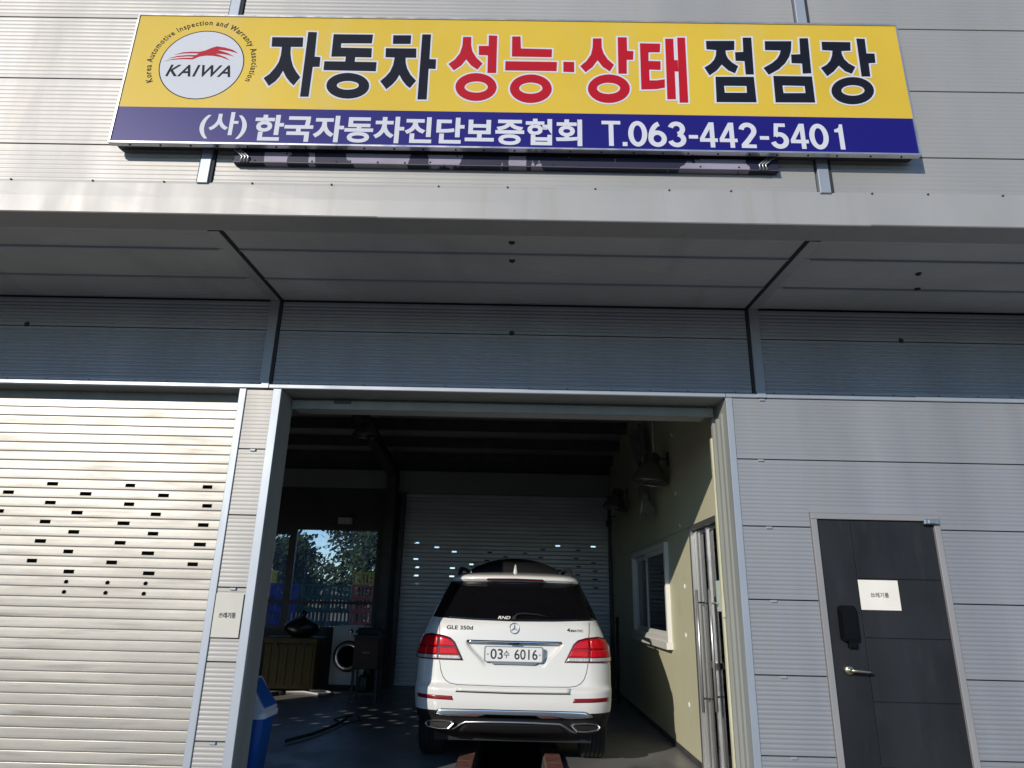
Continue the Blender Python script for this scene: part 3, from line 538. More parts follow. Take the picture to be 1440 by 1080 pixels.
GLYPHS = [
  ('k',[(-1.745,5.161),(-1.531,5.162),(-1.526,5.081),(-1.607,5.08),(-1.603,5.028),(-1.592,4.975),(-1.572,4.917),(-1.546,4.872),(-1.512,4.826),(-1.549,4.758),(-1.577,4.785),(-1.607,4.824),(-1.636,4.878),(-1.651,4.832),(-1.676,4.789),(-1.715,4.751),(-1.758,4.814),(-1.721,4.851),(-1.691,4.904),(-1.673,4.95),(-1.666,5.009),(-1.668,5.079),(-1.739,5.08)],None) ,
  ('k',[(-1.502,5.211),(-1.442,5.209),(-1.435,5.0),(-1.395,4.996),(-1.392,4.915),(-1.438,4.914),(-1.438,4.668),(-1.495,4.667)],None) ,
  ('k',[(-1.325,5.194),(-1.053,5.195),(-1.055,5.12),(-1.265,5.117),(-1.263,5.079),(-1.051,5.078),(-1.048,5.0),(-1.158,5.001),(-1.158,4.961),(-1.009,4.961),(-1.008,4.885),(-1.362,4.888),(-1.364,4.962),(-1.222,4.962),(-1.222,5.004),(-1.321,5.002)],None) ,
  ('k',[(-1.042,4.764),(-1.043,4.741),(-1.052,4.718),(-1.067,4.698),(-1.088,4.681),(-1.114,4.668),(-1.144,4.66),(-1.175,4.657),(-1.207,4.659),(-1.238,4.666),(-1.266,4.678),(-1.291,4.694),(-1.31,4.714),(-1.323,4.736),(-1.329,4.759),(-1.328,4.782),(-1.32,4.805),(-1.305,4.825),(-1.283,4.843),(-1.257,4.856),(-1.228,4.864),(-1.196,4.868),(-1.163,4.865),(-1.132,4.858),(-1.103,4.846),(-1.079,4.83),(-1.06,4.81),(-1.047,4.788)],[(-1.112,4.766),(-1.113,4.758),(-1.117,4.75),(-1.126,4.743),(-1.137,4.737),(-1.15,4.733),(-1.166,4.73),(-1.182,4.729),(-1.199,4.729),(-1.215,4.732),(-1.229,4.736),(-1.241,4.741),(-1.251,4.748),(-1.257,4.756),(-1.26,4.764),(-1.259,4.772),(-1.254,4.779),(-1.246,4.786),(-1.235,4.792),(-1.221,4.797),(-1.206,4.8),(-1.189,4.801),(-1.173,4.801),(-1.157,4.798),(-1.142,4.794),(-1.13,4.789),(-1.12,4.782),(-1.114,4.774)]) ,
  ('k',[(-0.913,5.192),(-0.79,5.194),(-0.789,5.12),(-0.91,5.118)],None) ,
  ('k',[(-0.955,5.08),(-0.747,5.081),(-0.743,5.003),(-0.815,5.002),(-0.811,4.96),(-0.799,4.914),(-0.771,4.859),(-0.731,4.812),(-0.769,4.75),(-0.796,4.774),(-0.824,4.813),(-0.847,4.858),(-0.864,4.815),(-0.889,4.777),(-0.926,4.738),(-0.972,4.803),(-0.94,4.839),(-0.911,4.883),(-0.895,4.938),(-0.889,5.003),(-0.952,5.004)],None) ,
  ('k',[(-0.714,5.203),(-0.654,5.204),(-0.652,4.993),(-0.607,4.992),(-0.606,4.911),(-0.653,4.912),(-0.651,4.66),(-0.712,4.659)],None) ,
  ('r',[(-0.432,5.186),(-0.376,5.187),(-0.373,5.113),(-0.363,5.065),(-0.333,5.01),(-0.29,4.962),(-0.324,4.911),(-0.368,4.945),(-0.403,4.995),(-0.434,4.943),(-0.483,4.902),(-0.521,4.954),(-0.479,4.993),(-0.447,5.048),(-0.433,5.112)],None) ,
  ('r',[(-0.255,5.203),(-0.198,5.2),(-0.196,4.885),(-0.255,4.884),(-0.257,5.032),(-0.318,5.034),(-0.321,5.111),(-0.254,5.112)],None) ,
  ('r',[(-0.189,4.769),(-0.192,4.744),(-0.201,4.72),(-0.217,4.698),(-0.238,4.68),(-0.264,4.666),(-0.293,4.657),(-0.323,4.654),(-0.353,4.656),(-0.383,4.664),(-0.409,4.677),(-0.432,4.694),(-0.449,4.715),(-0.46,4.739),(-0.465,4.764),(-0.463,4.79),(-0.454,4.814),(-0.438,4.836),(-0.417,4.854),(-0.391,4.869),(-0.362,4.878),(-0.332,4.881),(-0.301,4.879),(-0.271,4.871),(-0.244,4.858),(-0.222,4.84),(-0.204,4.818),(-0.194,4.794)],[(-0.248,4.768),(-0.25,4.758),(-0.255,4.748),(-0.264,4.739),(-0.276,4.732),(-0.291,4.726),(-0.307,4.722),(-0.324,4.721),(-0.341,4.722),(-0.358,4.725),(-0.373,4.73),(-0.386,4.737),(-0.395,4.745),(-0.401,4.755),(-0.404,4.765),(-0.402,4.776),(-0.397,4.785),(-0.388,4.794),(-0.376,4.802),(-0.361,4.808),(-0.345,4.811),(-0.328,4.813),(-0.31,4.812),(-0.294,4.809),(-0.279,4.804),(-0.266,4.797),(-0.257,4.788),(-0.251,4.778)]) ,
  ('r',[(-0.095,5.196),(-0.038,5.197),(-0.033,5.094),(0.179,5.091),(0.177,5.024),(-0.093,5.025)],None) ,
  ('r',[(-0.136,4.984),(0.213,4.984),(0.21,4.908),(-0.136,4.908)],None) ,
  ('r',[(0.179,4.762),(0.176,4.736),(0.165,4.712),(0.149,4.689),(0.127,4.671),(0.101,4.657),(0.071,4.648),(0.04,4.644),(0.009,4.646),(-0.02,4.654),(-0.047,4.668),(-0.069,4.685),(-0.086,4.707),(-0.097,4.731),(-0.101,4.757),(-0.098,4.783),(-0.088,4.808),(-0.072,4.831),(-0.05,4.85),(-0.024,4.864),(0.006,4.873),(0.037,4.877),(0.069,4.875),(0.099,4.866),(0.126,4.853),(0.148,4.835),(0.165,4.813),(0.175,4.788)],[(0.116,4.766),(0.115,4.755),(0.109,4.746),(0.1,4.737),(0.088,4.729),(0.073,4.724),(0.057,4.72),(0.039,4.718),(0.022,4.719),(0.006,4.722),(-0.009,4.727),(-0.021,4.735),(-0.031,4.743),(-0.037,4.753),(-0.039,4.763),(-0.037,4.773),(-0.031,4.783),(-0.022,4.792),(-0.01,4.799),(0.005,4.805),(0.021,4.809),(0.038,4.81),(0.056,4.809),(0.072,4.806),(0.087,4.801),(0.099,4.794),(0.109,4.785),(0.114,4.776)]) ,
  ('r',[(0.256,4.987),(0.329,4.986),(0.329,4.901),(0.256,4.903)],None) ,
  ('r',[(0.459,5.189),(0.518,5.191),(0.518,5.113),(0.529,5.065),(0.556,5.013),(0.598,4.968),(0.569,4.912),(0.522,4.948),(0.487,5.004),(0.453,4.947),(0.405,4.902),(0.37,4.952),(0.413,4.997),(0.444,5.051),(0.456,5.112)],None) ,
  ('r',[(0.629,5.202),(0.691,5.203),(0.69,5.087),(0.733,5.085),(0.728,5.012),(0.685,5.011),(0.682,4.895),(0.626,4.894)],None) ,
  ('r',[(0.699,4.772),(0.695,4.746),(0.684,4.721),(0.667,4.699),(0.644,4.68),(0.617,4.666),(0.588,4.657),(0.557,4.654),(0.526,4.656),(0.497,4.664),(0.471,4.677),(0.449,4.695),(0.432,4.717),(0.422,4.741),(0.419,4.767),(0.423,4.793),(0.434,4.818),(0.451,4.84),(0.473,4.859),(0.5,4.874),(0.53,4.883),(0.562,4.887),(0.593,4.884),(0.623,4.876),(0.649,4.862),(0.671,4.844),(0.687,4.822),(0.697,4.798)],[(0.634,4.774),(0.632,4.763),(0.626,4.754),(0.617,4.745),(0.604,4.737),(0.59,4.732),(0.573,4.728),(0.556,4.726),(0.539,4.727),(0.522,4.73),(0.508,4.735),(0.496,4.742),(0.487,4.751),(0.481,4.761),(0.479,4.771),(0.481,4.781),(0.487,4.791),(0.497,4.8),(0.509,4.807),(0.524,4.813),(0.541,4.817),(0.558,4.818),(0.575,4.817),(0.592,4.814),(0.606,4.809),(0.618,4.802),(0.627,4.793),(0.633,4.784)]) ,
  ('r',[(0.779,5.153),(0.918,5.152),(0.912,5.079),(0.835,5.077),(0.832,5.004),(0.913,5.003),(0.91,4.93),(0.834,4.932),(0.833,4.842),(0.881,4.843),(0.935,4.853),(0.932,4.785),(0.878,4.772),(0.775,4.767)],None) ,
  ('r',[(0.953,5.195),(1.009,5.196),(1.001,4.692),(0.944,4.691)],None) ,
  ('r',[(1.036,5.206),(1.09,5.207),(1.081,4.666),(1.024,4.665)],None) ,
  ('r',[(1.006,5.014),(1.03,5.014),(1.029,4.92),(1.005,4.92)],None) ,
  ('k',[(1.231,5.181),(1.425,5.185),(1.419,5.108),(1.359,5.102),(1.36,5.067),(1.37,5.035),(1.396,5.0),(1.434,4.971),(1.408,4.911),(1.364,4.935),(1.324,4.982),(1.286,4.931),(1.236,4.891),(1.206,4.955),(1.246,4.985),(1.275,5.02),(1.29,5.058),(1.296,5.104),(1.23,5.11)],None) ,
  ('k',[(1.484,5.214),(1.543,5.215),(1.534,4.904),(1.479,4.903),(1.48,5.014),(1.42,5.016),(1.422,5.088),(1.478,5.092)],None) ,
  ('k',[(1.275,4.88),(1.532,4.884),(1.532,4.677),(1.268,4.674)],[(1.327,4.807),(1.476,4.808),(1.474,4.752),(1.328,4.75)]) ,
  ('k',[(1.632,5.186),(1.814,5.189),(1.803,5.108),(1.786,5.057),(1.752,5.0),(1.705,4.95),(1.633,4.903),(1.603,4.959),(1.662,4.999),(1.702,5.037),(1.723,5.075),(1.733,5.109),(1.627,5.11)],None) ,
  ('k',[(1.871,5.215),(1.93,5.217),(1.92,4.921),(1.862,4.917),(1.866,5.001),(1.796,5.003),(1.8,5.075),(1.862,5.079)],None) ,
  ('k',[(1.662,4.894),(1.921,4.894),(1.918,4.682),(1.657,4.679)],[(1.716,4.817),(1.863,4.815),(1.862,4.757),(1.717,4.754)]) ,
  ('k',[(2.019,5.188),(2.215,5.188),(2.207,5.115),(2.144,5.111),(2.146,5.076),(2.156,5.041),(2.181,5.007),(2.221,4.978),(2.19,4.921),(2.147,4.942),(2.111,4.988),(2.071,4.938),(2.023,4.898),(1.989,4.966),(2.03,4.993),(2.058,5.027),(2.075,5.067),(2.084,5.113),(2.015,5.117)],None) ,
  ('k',[(2.259,5.22),(2.317,5.218),(2.312,5.094),(2.366,5.093),(2.361,5.015),(2.315,5.012),(2.311,4.901),(2.252,4.9)],None) ,
  ('k',[(2.319,4.785),(2.312,4.76),(2.298,4.736),(2.278,4.715),(2.253,4.697),(2.225,4.684),(2.194,4.675),(2.163,4.672),(2.132,4.674),(2.103,4.682),(2.078,4.694),(2.058,4.711),(2.044,4.732),(2.036,4.755),(2.036,4.779),(2.042,4.804),(2.056,4.828),(2.075,4.85),(2.1,4.868),(2.129,4.882),(2.16,4.891),(2.192,4.894),(2.223,4.892),(2.252,4.884),(2.277,4.871),(2.297,4.854),(2.311,4.833),(2.319,4.809)],[(2.256,4.786),(2.253,4.776),(2.246,4.767),(2.236,4.759),(2.223,4.752),(2.207,4.746),(2.191,4.743),(2.174,4.741),(2.157,4.742),(2.141,4.745),(2.127,4.75),(2.116,4.756),(2.108,4.764),(2.103,4.773),(2.103,4.783),(2.106,4.793),(2.113,4.802),(2.123,4.811),(2.136,4.818),(2.151,4.823),(2.168,4.827),(2.185,4.828),(2.202,4.827),(2.218,4.824),(2.232,4.819),(2.243,4.813),(2.251,4.805),(2.255,4.796)]) ,
  ('w',[(-2.461,4.94),(-2.407,4.956),(-2.327,4.963),(-2.263,4.962),(-2.223,4.986),(-2.177,4.996),(-2.129,4.995),(-2.074,4.985),(-2.005,4.957),(-2.043,4.985),(-2.083,5.002),(-2.115,5.013),(-2.064,5.011),(-2.022,5.003),(-1.98,4.99),(-2.032,5.02),(-2.075,5.036),(-2.107,5.046),(-2.069,5.045),(-2.021,5.037),(-1.957,5.018),(-2.002,5.049),(-2.059,5.067),(-2.115,5.076),(-2.147,5.063),(-2.184,5.041),(-2.226,5.027),(-2.284,5.027),(-2.337,5.021),(-2.397,4.998),(-2.335,5.011),(-2.275,5.014),(-2.228,5.013),(-2.245,4.999),(-2.306,4.998),(-2.372,4.989),(-2.432,4.966),(-2.37,4.98),(-2.304,4.987),(-2.258,4.986),(-2.268,4.976),(-2.329,4.974),(-2.401,4.963)],None) ,
]
def offs(a, d): return [(p[0], p[1]) for p in grow(a, d)]
for i, (col, out, hole) in enumerate(GLYPHS):
    if col != 'w':
        e = .0008 + .00003*i
        ho = [grow(hole, -.011)] if hole else []
        MB().poly(grow(out, .0125), sgl(e), ho).build('letter_outline', 'sign_white', SGN)
        MB().poly(out, sgl(.0022+.00003*i), [hole] if hole else []).build('letter', 'sign_black' if col == 'k' else 'sign_red', SGN)
EC = (-2.195, 4.921)
em = MB().poly(ellipse(*EC, .288, .288, 64), sgl(.0006), [ellipse(*EC, .281, .281, 64)]).build('emblem_ring', 'emblem_ink', SGN)
MB().poly(ellipse(*EC, .2815, .2815, 64), sgl(.0004)).build('emblem_disc', 'emblem_grey', SGN)
MB().poly(GLYPHS[-1][1], sgl(.0012)).build('emblem_swoosh', 'sign_red', SGN)
text_on('emblem_lettering', 'KAIWA', (-2.425, -1.985, 4.818, 4.916), sgl(.0012), 'emblem_ink', SGN, bold=.016, shear=.28, space=1.12)
# lettering on an arc round the emblem
arc = 'Korea Automotive Inspection and Warranty Association'
adv = []; geos = {}
wid = lambda s_: (lambda vs: max(v[0] for v in vs)-min(v[0] for v in vs))(text_geo(s_, res=2)[0])
base = wid('ll')
for ch in arc:
    if ch not in geos: geos[ch] = (text_geo(ch, .012, res=2) if ch != ' ' else ([], []), (.30 if ch == ' ' else wid('l'+ch+'l')-base))
tot = sum(geos[c_][1] for c_ in arc) + .06*len(arc)
a0, a1 = R(206), R(-23); rad = .338; pos = 0; q = MB(); sc = .062
for ch in arc:
    (vs, fs), wd = geos[ch]
    th = a0+(a1-a0)*(pos+wd/2+.03)/tot; pos += wd+.06
    if not vs: continue
    k = abs(a1-a0)*rad/tot; cx = (min(v[0] for v in vs)+max(v[0] for v in vs))/2
    ux, uz = sin(th), -cos(th); nx, nz = cos(th), sin(th)
    fn = lambda p: (EC[0]+nx*(rad+(p[1]-.0)*sc)+ux*(p[0]-cx)*k, FY-.0012, EC[1]+nz*(rad+p[1]*sc)+uz*(p[0]-cx)*k)
    q.add([fn(v) for v in vs], fs)
q.build('arc_lettering', 'emblem_ink', SGN)
text_on('lettering', '(사)', (-2.125, -1.815, 4.325, 4.535), sgl(.0012), 'sign_white', SGN, bold=.022)
text_on('lettering', '한국자동차진단보증협회', (-1.765, .378, 4.312, 4.52), sgl(.0012), 'sign_white', SGN, bold=.030)
def ribbon(pts, wd):
    L, Rr = [], []
    for i, p in enumerate(pts):
        a = Vector(pts[max(i-1, 0)]); b = Vector(pts[min(i+1, len(pts)-1)]); d = (b-a).normalized(); n_ = Vector((-d.y, d.x))*wd/2; p = Vector(p)
        L.append(tuple(p+n_)); Rr.append(tuple(p-n_))
    return L+Rr[::-1]
def arc_(cx, cy, rx, ry, a, b, n=16): return [(cx+rx*cos(R(a+(b-a)*i/n)), cy+ry*sin(R(a+(b-a)*i/n))) for i in range(n+1)]
w_ = .175
DIG = {'0': [('ring', .3, .5, .235, .425)], '6': [('ring', .3, .315, .225, .24), ('rib', arc_(.42, .30, .345, .62, 178, 100, 14))],
       '3': [('rib', arc_(.29, .715, .205, .21, 165, -80, 18)), ('rib', arc_(.29, .29, .225, .215, 80, -165, 18))],
       '4': [('pol', [(.0, .22), (.0, .36), (.33, 1.0), (.50, 1.0), (.50, .36), (.60, .36), (.60, .22), (.50, .22), (.50, .0), (.345, .0), (.345, .22)], [(.345, .36), (.345, .72), (.155, .36)])],
       '2': [('rib', arc_(.30, .69, .215, .235, 170, -38, 16)+[(.30, .30), (.13, .09)]), ('pol', [(.06, .0), (.56, .0), (.56, .14), (.06, .14)])],
       '5': [('rib', arc_(.29, .32, .225, .245, 128, -165, 18)), ('pol', [(.10, .46), (.15, 1.0), (.52, 1.0), (.52, .86), (.285, .86), (.235, .50)])],
       '1': [('pol', [(.18, .68), (.18, .79), (.27, .82), (.34, .88), (.365, 1.0), (.47, 1.0), (.47, 0), (.31, 0), (.31, .68)])],
       'T': [('pol', [(.0, .86), (.0, 1.0), (.64, 1.0), (.64, .86), (.40, .86), (.40, .0), (.24, .0), (.24, .86)])],
       '.': [('pol', [(.06, .0), (.22, .0), (.22, .16), (.06, .16)])], '-': [('pol', [(.03, .34), (.34, .34), (.34, .48), (.03, .48)])]}
px = 0; glyph = []
for ch in 'T.063-442-5401':
    glyph.append((ch, px)); px += {'T': .64, '.': .28, '-': .40, '1': .60}.get(ch, .665)
total = px-.13; q = MB(); k = 0
for ch, x0 in glyph:
    for el in DIG[ch]:
        k += 1; T_ = lambda p: (.505+(p[0]+x0)/total*1.567, 4.318+p[1]*.194); fn = sgl(.0012+.00003*k); hole = []
        if el[0] == 'ring':
            out = ellipse(el[1], el[2], el[3]+w_/2, el[4]+w_/2, 32); hole = [[T_(p) for p in ellipse(el[1], el[2], el[3]-w_/2, el[4]-w_/2, 32)]]
        elif el[0] == 'rib': out = ribbon(el[1], w_)
        else:
            out = el[1]
            if len(el) > 2: hole = [[T_(p) for p in el[2]]]
        q.poly([T_(p) for p in out], fn, hole)
q.build('lettering', 'sign_white', SGN)
# remains of an older sign: channel rail with torn banner
OR = thing('old_sign_rail', 'grey metal rail with torn purple banner remnants under the shop sign', 'rail')
MB().bbox(-1.90, 1.66, UPY-.045, UPY-.003, 4.2, 4.284, .003).build('channel', 'old_banner', OR)
MB().box(-1.90, 1.66, UPY-.049, UPY-.0455, 4.198, 4.204).build('lip', 'steel', OR)
for x, d in ((-1.90, 1), (1.63, -1)):
    for k in range(3):
        MB(True).tube([(x+d*.02*k, UPY-.060, 4.29), (x+d*(.06+.02*k), UPY-.058, 4.235), (x+d*(.05+.022*k), UPY-.056, 4.20)], .006, 6).build('bracket_rod', 'alu', OR)
for i in range(18):
    MB().lathe([(0, .004), (.006, .003), (.007, 0)], 8, Matrix.Translation((-1.8+i*.2+random.uniform(-.05, .05), UPY-.045, random.choice((4.215, 4.222, 4.27)))) @ Matrix.Rotation(pi/2, 4, 'X')).build('screw', 'dark_gap', OR)

# ------------------------------------------------------------------ paper notices
def paper(label, x0, x1, z0, z1, y, size, material='paper'):
    n = 8; q = MB()
    cv_ = lambda s_: .0022*sin(s_*3.3+x0)+.001*sin(7*s_)
    vs = [(x0+(x1-x0)*i/n, y-.003+cv_(i/n)*(j/n), z0+(z1-z0)*j/n) for j in range(n+1) for i in range(n+1)]
    t = thing('paper_notice', label, 'notice')
    q.add(vs, [(j*(n+1)+i, j*(n+1)+i+1, (j+1)*(n+1)+i+1, (j+1)*(n+1)+i) for j in range(n) for i in range(n)]); q.build('sheet', material, t)
    cx, cz = (x0+x1)/2+.0, (z0+z1)/2; a, b = size
    text_on('lettering', '쓰레기통', (cx-a/2, cx+a/2, cz-b/2, cz+b/2), lambda u, v: (u, y-.0075, v), 'ink', t, bold=.008)
paper('white paper sheet with small Korean print taped to the dark steel door', 2.572, 2.868, 1.502, 1.716, -.004, (.135, .036))
paper('cream paper sheet with small Korean print on the narrow pier beside the shutter', -2.235, -2.03, 1.205, 1.515, -.006, (.125, .040), 'paper_cream')
gn = thing('paper_notice', 'pale green blank sheet stuck on the glass door inside the bay', 'notice')
MB().box(WX+.036, WX+.039, .98, 1.30, 1.46, 1.73).build('sheet', 'paper_green', gn)
# ------------------------------------------------------------------ the white car, seen from behind (local: x right, y forward, z up)
CAR = thing('parked_car', 'white SUV backed over the inspection pit inside the open garage bay', 'car', (0.0, 1.62, 0))
def interp(tab, z):
    """smooth monotone interpolation of a table of (z, value)"""
    if z <= tab[0][0]: return tab[0][1]
    if z >= tab[-1][0]: return tab[-1][1]
    for i in range(len(tab)-1):
        if z <= tab[i+1][0]: break
    def slope(k): return (tab[k+1][1]-tab[k][1])/(tab[k+1][0]-tab[k][0])
    def tan_(k):
        if k == 0: return slope(0)
        if k == len(tab)-1: return slope(k-1)
        a, b = slope(k-1), slope(k)
        return 0 if a*b <= 0 else 2*a*b/(a+b)
    h = tab[i+1][0]-tab[i][0]; t = (z-tab[i][0])/h
    return (2*t**3-3*t*t+1)*tab[i][1]+(t**3-2*t*t+t)*h*tan_(i)+(-2*t**3+3*t*t)*tab[i+1][1]+(t**3-t*t)*h*tan_(i+1)
HW = [(.26, .78), (.34, .87), (.45, .928), (.55, .950), (.70, .958), (.90, .960), (1.02, .955), (1.12, .935), (1.20, .895), (1.28, .862), (1.335, .840), (1.50, .772), (1.66, .700), (1.715, .672), (1.76, .63), (1.80, .53), (1.83, .34)]
YR = [(.26, .30), (.34, .13), (.45, .055), (.52, .015), (.62, .0), (.69, .0), (.715, .004), (.733, .030), (.76, .050), (.85, .058), (.95, .064), (1.10, .072), (1.20, .082), (1.28, .098), (1.335, .135), (1.50, .245), (1.64, .345), (1.70, .385), (1.712, .335), (1.735, .325), (1.755, .345), (1.785, .50), (1.81, .80), (1.83, 1.2)]
YF = [(.26, 4.5), (.40, 4.72), (.6, 4.80), (.8, 4.81), (.95, 4.76), (1.03, 4.6), (1.09, 4.1), (1.13, 3.55), (1.18, 3.42), (1.40, 3.0), (1.6, 2.6), (1.72, 2.25), (1.80, 1.85), (1.83, 1.5)]
RCX = [(.26, .30), (.5, .26), (.8, .24), (1.1, .25), (1.3, .20), (1.7, .16), (1.83, .12)]
BOW = [(.26, .05), (.6, .065), (1.2, .07), (1.33, .09), (1.7, .12), (1.83, .2)]
def smooth(a, b, x): t = min(1, max(0, (x-a)/(b-a))); return t*t*(3-2*t)
def recess(x, z):
    """hollow for the number plate: wide at the top edge, narrowing downward"""
    if z > 1.15 or z < .88: return 0
    half = .29+(.462-.29)*smooth(.90, 1.13, z)
    mx = 1-smooth(half-.022, half+.006, abs(x)); mz = (1-smooth(1.118, 1.132, z))*smooth(.885, .99, z)
    return .042*mx*mz
def rear(s, z):
    """point of the rear/side skin at arc coordinate s (signed, from the centre line) and height z"""
    hw = interp(HW, z); rc = interp(RCX, z); b = interp(BOW, z); yr = interp(YR, z); a = abs(s); s0 = hw-rc
    if a <= s0: x = a; y = yr+b*(x/hw)**2
    elif a <= s0+rc*pi/2:
        t = (a-s0)/rc; x = s0+rc*sin(t); y = yr+b*(s0/hw)**2+(b*(1-(s0/hw)**2))*sin(t)+rc*.8*(1-cos(t))
    else: x = hw; y = yr+b+rc*.8+(a-s0-rc*pi/2)
    y += recess(a, z)
    return Vector((math.copysign(x, s) if s else 0., y, z))
def s_of(x, z):
    hw = interp(HW, z); rc = interp(RCX, z); s0 = hw-rc; a = abs(x)
    r = a if a <= s0 else s0+rc*asin(min(1, (a-s0)/rc))
    return math.copysign(r, x)
def nrm(s, z):
    e = .004; a = rear(s+e, z)-rear(s-e, z); b = rear(s, z+e)-rear(s, z-e); n = a.cross(b)
    n.normalize()
    return n if n.y < .3 or n.x*s > 0 else -n
def skin(x, z, d=0, s=None):
    s = s_of(x, z) if s is None else s
    return rear(s, z)+nrm(s, z)*d
def body_shell(name, z0, z1, material, dz=.0125, inset=0):
    q = MB(True); n = max(2, int((z1-z0)/dz)); zs = [z0+(z1-z0)*i/n for i in range(n+1)]
    rowsv = []
    for z in zs:
        hw = interp(HW, z); rc = interp(RCX, z); s0 = hw-rc; yf = interp(YF, z); half = []
        for i in range(46): half.append(rear(s0*i/46, z))
        for i in range(13): half.append(rear(s0+rc*pi/2*i/12, z))
        ye = half[-1].y; fr = min(.5, (yf-ye)*.4)
        for i in range(1, 41):
            y = ye+(yf-fr-ye)*i/40; x = hw
            for yw in (.90, 3.815):                        # wheel arches
                d2 = (y-yw)**2+(z-.375)**2
                if d2 < .425**2: x = hw-.20*smooth(0, .03, .425**2-d2)
            taper = 1-.10*smooth(.62, 1, i/40) if z > 1.1 else 1-.04*smooth(.8, 1, i/40)
            half.append(Vector((x*taper, y, z)))
        xl = half[-1].x
        for i in range(1, 11):
            t = pi/2*i/10; half.append(Vector((xl*(1-.62*(1-cos(t))) if i < 10 else xl*.38, yf-fr+fr*.8*sin(t), z)))
        for i in range(1, 7): half.append(Vector((xl*.38*(1-i/6), yf-fr*.2+fr*.2*sin(pi/2*i/6), z)))
        ring = half + [Vector((-p.x, p.y, p.z)) for p in half[-2:0:-1]]
        rowsv.append(ring)
    k = len(rowsv[0])
    q.add([p for r in rowsv for p in r], [(i*k+j, i*k+(j+1) % k, (i+1)*k+(j+1) % k, (i+1)*k+j) for i in range(n) for j in range(k)])
    if z1 > 1.82: q.f.append(tuple(n*k+j for j in range(k)))
    if z0 < .28: q.f.append(tuple(j for j in range(k))[::-1])
    return q.build(name, material, CAR)
body_shell('lower_cladding', .26, .5195, 'car_black')
body_shell('body', .52, 1.83, 'car_white', .010)
def patch(name, top, bot, material, d=.004, d2=None, nu=24, nv=8, parent=CAR, skirt=.012, mirror=False, use_s=False, smooth_=True):
    """sheet lying on the skin between two polylines given in (x, z) as seen from behind"""
    def at(poly, t):
        L = [0]
        for i in range(len(poly)-1): L.append(L[-1]+(Vector(poly[i+1])-Vector(poly[i])).length)
        t *= L[-1]
        for i in range(len(poly)-1):
            if t <= L[i+1] or i == len(poly)-2:
                f = (t-L[i])/max(1e-9, L[i+1]-L[i]); return Vector(poly[i]).lerp(Vector(poly[i+1]), f)
    q = MB(smooth_); g = []
    sgn = -1 if mirror else 1
    for j in range(nv+1):
        row = []
        for i in range(nu+1):
            a, b = at(top, i/nu), at(bot, i/nu); p = a.lerp(b, j/nv); x, z = p.x*sgn, p.y
            edge = i in (0, nu) or j in (0, nv)
            row.append(skin(x, z, d+((d2 if d2 is not None else d)-d)*j/nv, x if use_s else None))
        g.append(row)
    b0 = len(q.v); q.v += [tuple(p) for r in g for p in r]; K = nu+1
    q.f += [(j*K+i, j*K+i+1, (j+1)*K+i+1, (j+1)*K+i) for j in range(nv) for i in range(nu)]
    per = [(0, i) for i in range(nu)] + [(j, nu) for j in range(nv)] + [(nv, i) for i in range(nu, 0, -1)] + [(j, 0) for j in range(nv, 0, -1)]
    b1 = len(q.v)
    for j, i in per:
        p = g[j][i]; c = g[nv//2][nu//2]; n = Vector((p.x*.1, -1, 0)) if abs(p.x) < .8 else Vector((p.x, -.6, 0)); n.normalize()
        q.v.append(tuple(p-n*skirt))
    L = len(per)
    q.f += [(per[k][0]*K+per[k][1], per[(k+1) % L][0]*K+per[(k+1) % L][1], b1+(k+1) % L, b1+k) for k in range(L)]
    return q.build(name, material, parent)
# rear window with heated glass, roof spoiler lamp
patch('rear_window', [(-.672, 1.700), (-.30, 1.704), (.0, 1.705), (.30, 1.704), (.672, 1.700)], [(-.795, 1.338), (-.4, 1.322), (0, 1.316), (.4, 1.322), (.795, 1.338)], 'car_glass', .004, None, 40, 16)
for sg in (-1, 1):   # dark rear pillars and side glass
    q = MB(True); g = []
    for j in range(9):
        z = 1.345+(1.69-1.345)*j/8; hw = interp(HW, z); rc = interp(RCX, z)
        s0 = s_of(interp([(1.33, .797), (1.70, .674)], z), z); row = []
        for i in range(25):
            s_ = s0+(i/24)**1.6*(2.5-.9*(z-1.34)/.36); p = rear(s_, z); p.x += .004; row.append(p)
        g.append(row)
    vs = [Vector((p.x*sg, p.y, p.z)) for r in g for p in r]
    taper = []
    for p in vs:
        taper.append(p)
    q.add(taper, [(j*25+i, j*25+i+1, (j+1)*25+i+1, (j+1)*25+i) for j in range(8) for i in range(24)]); q.build('side_window', 'car_glass', CAR)
patch('high_brake_lamp', [(-.285, 1.728), (0, 1.732), (.285, 1.728)], [(-.30, 1.713), (0, 1.714), (.30, 1.713)], 'lamp_deep', .004, None, 20, 3)
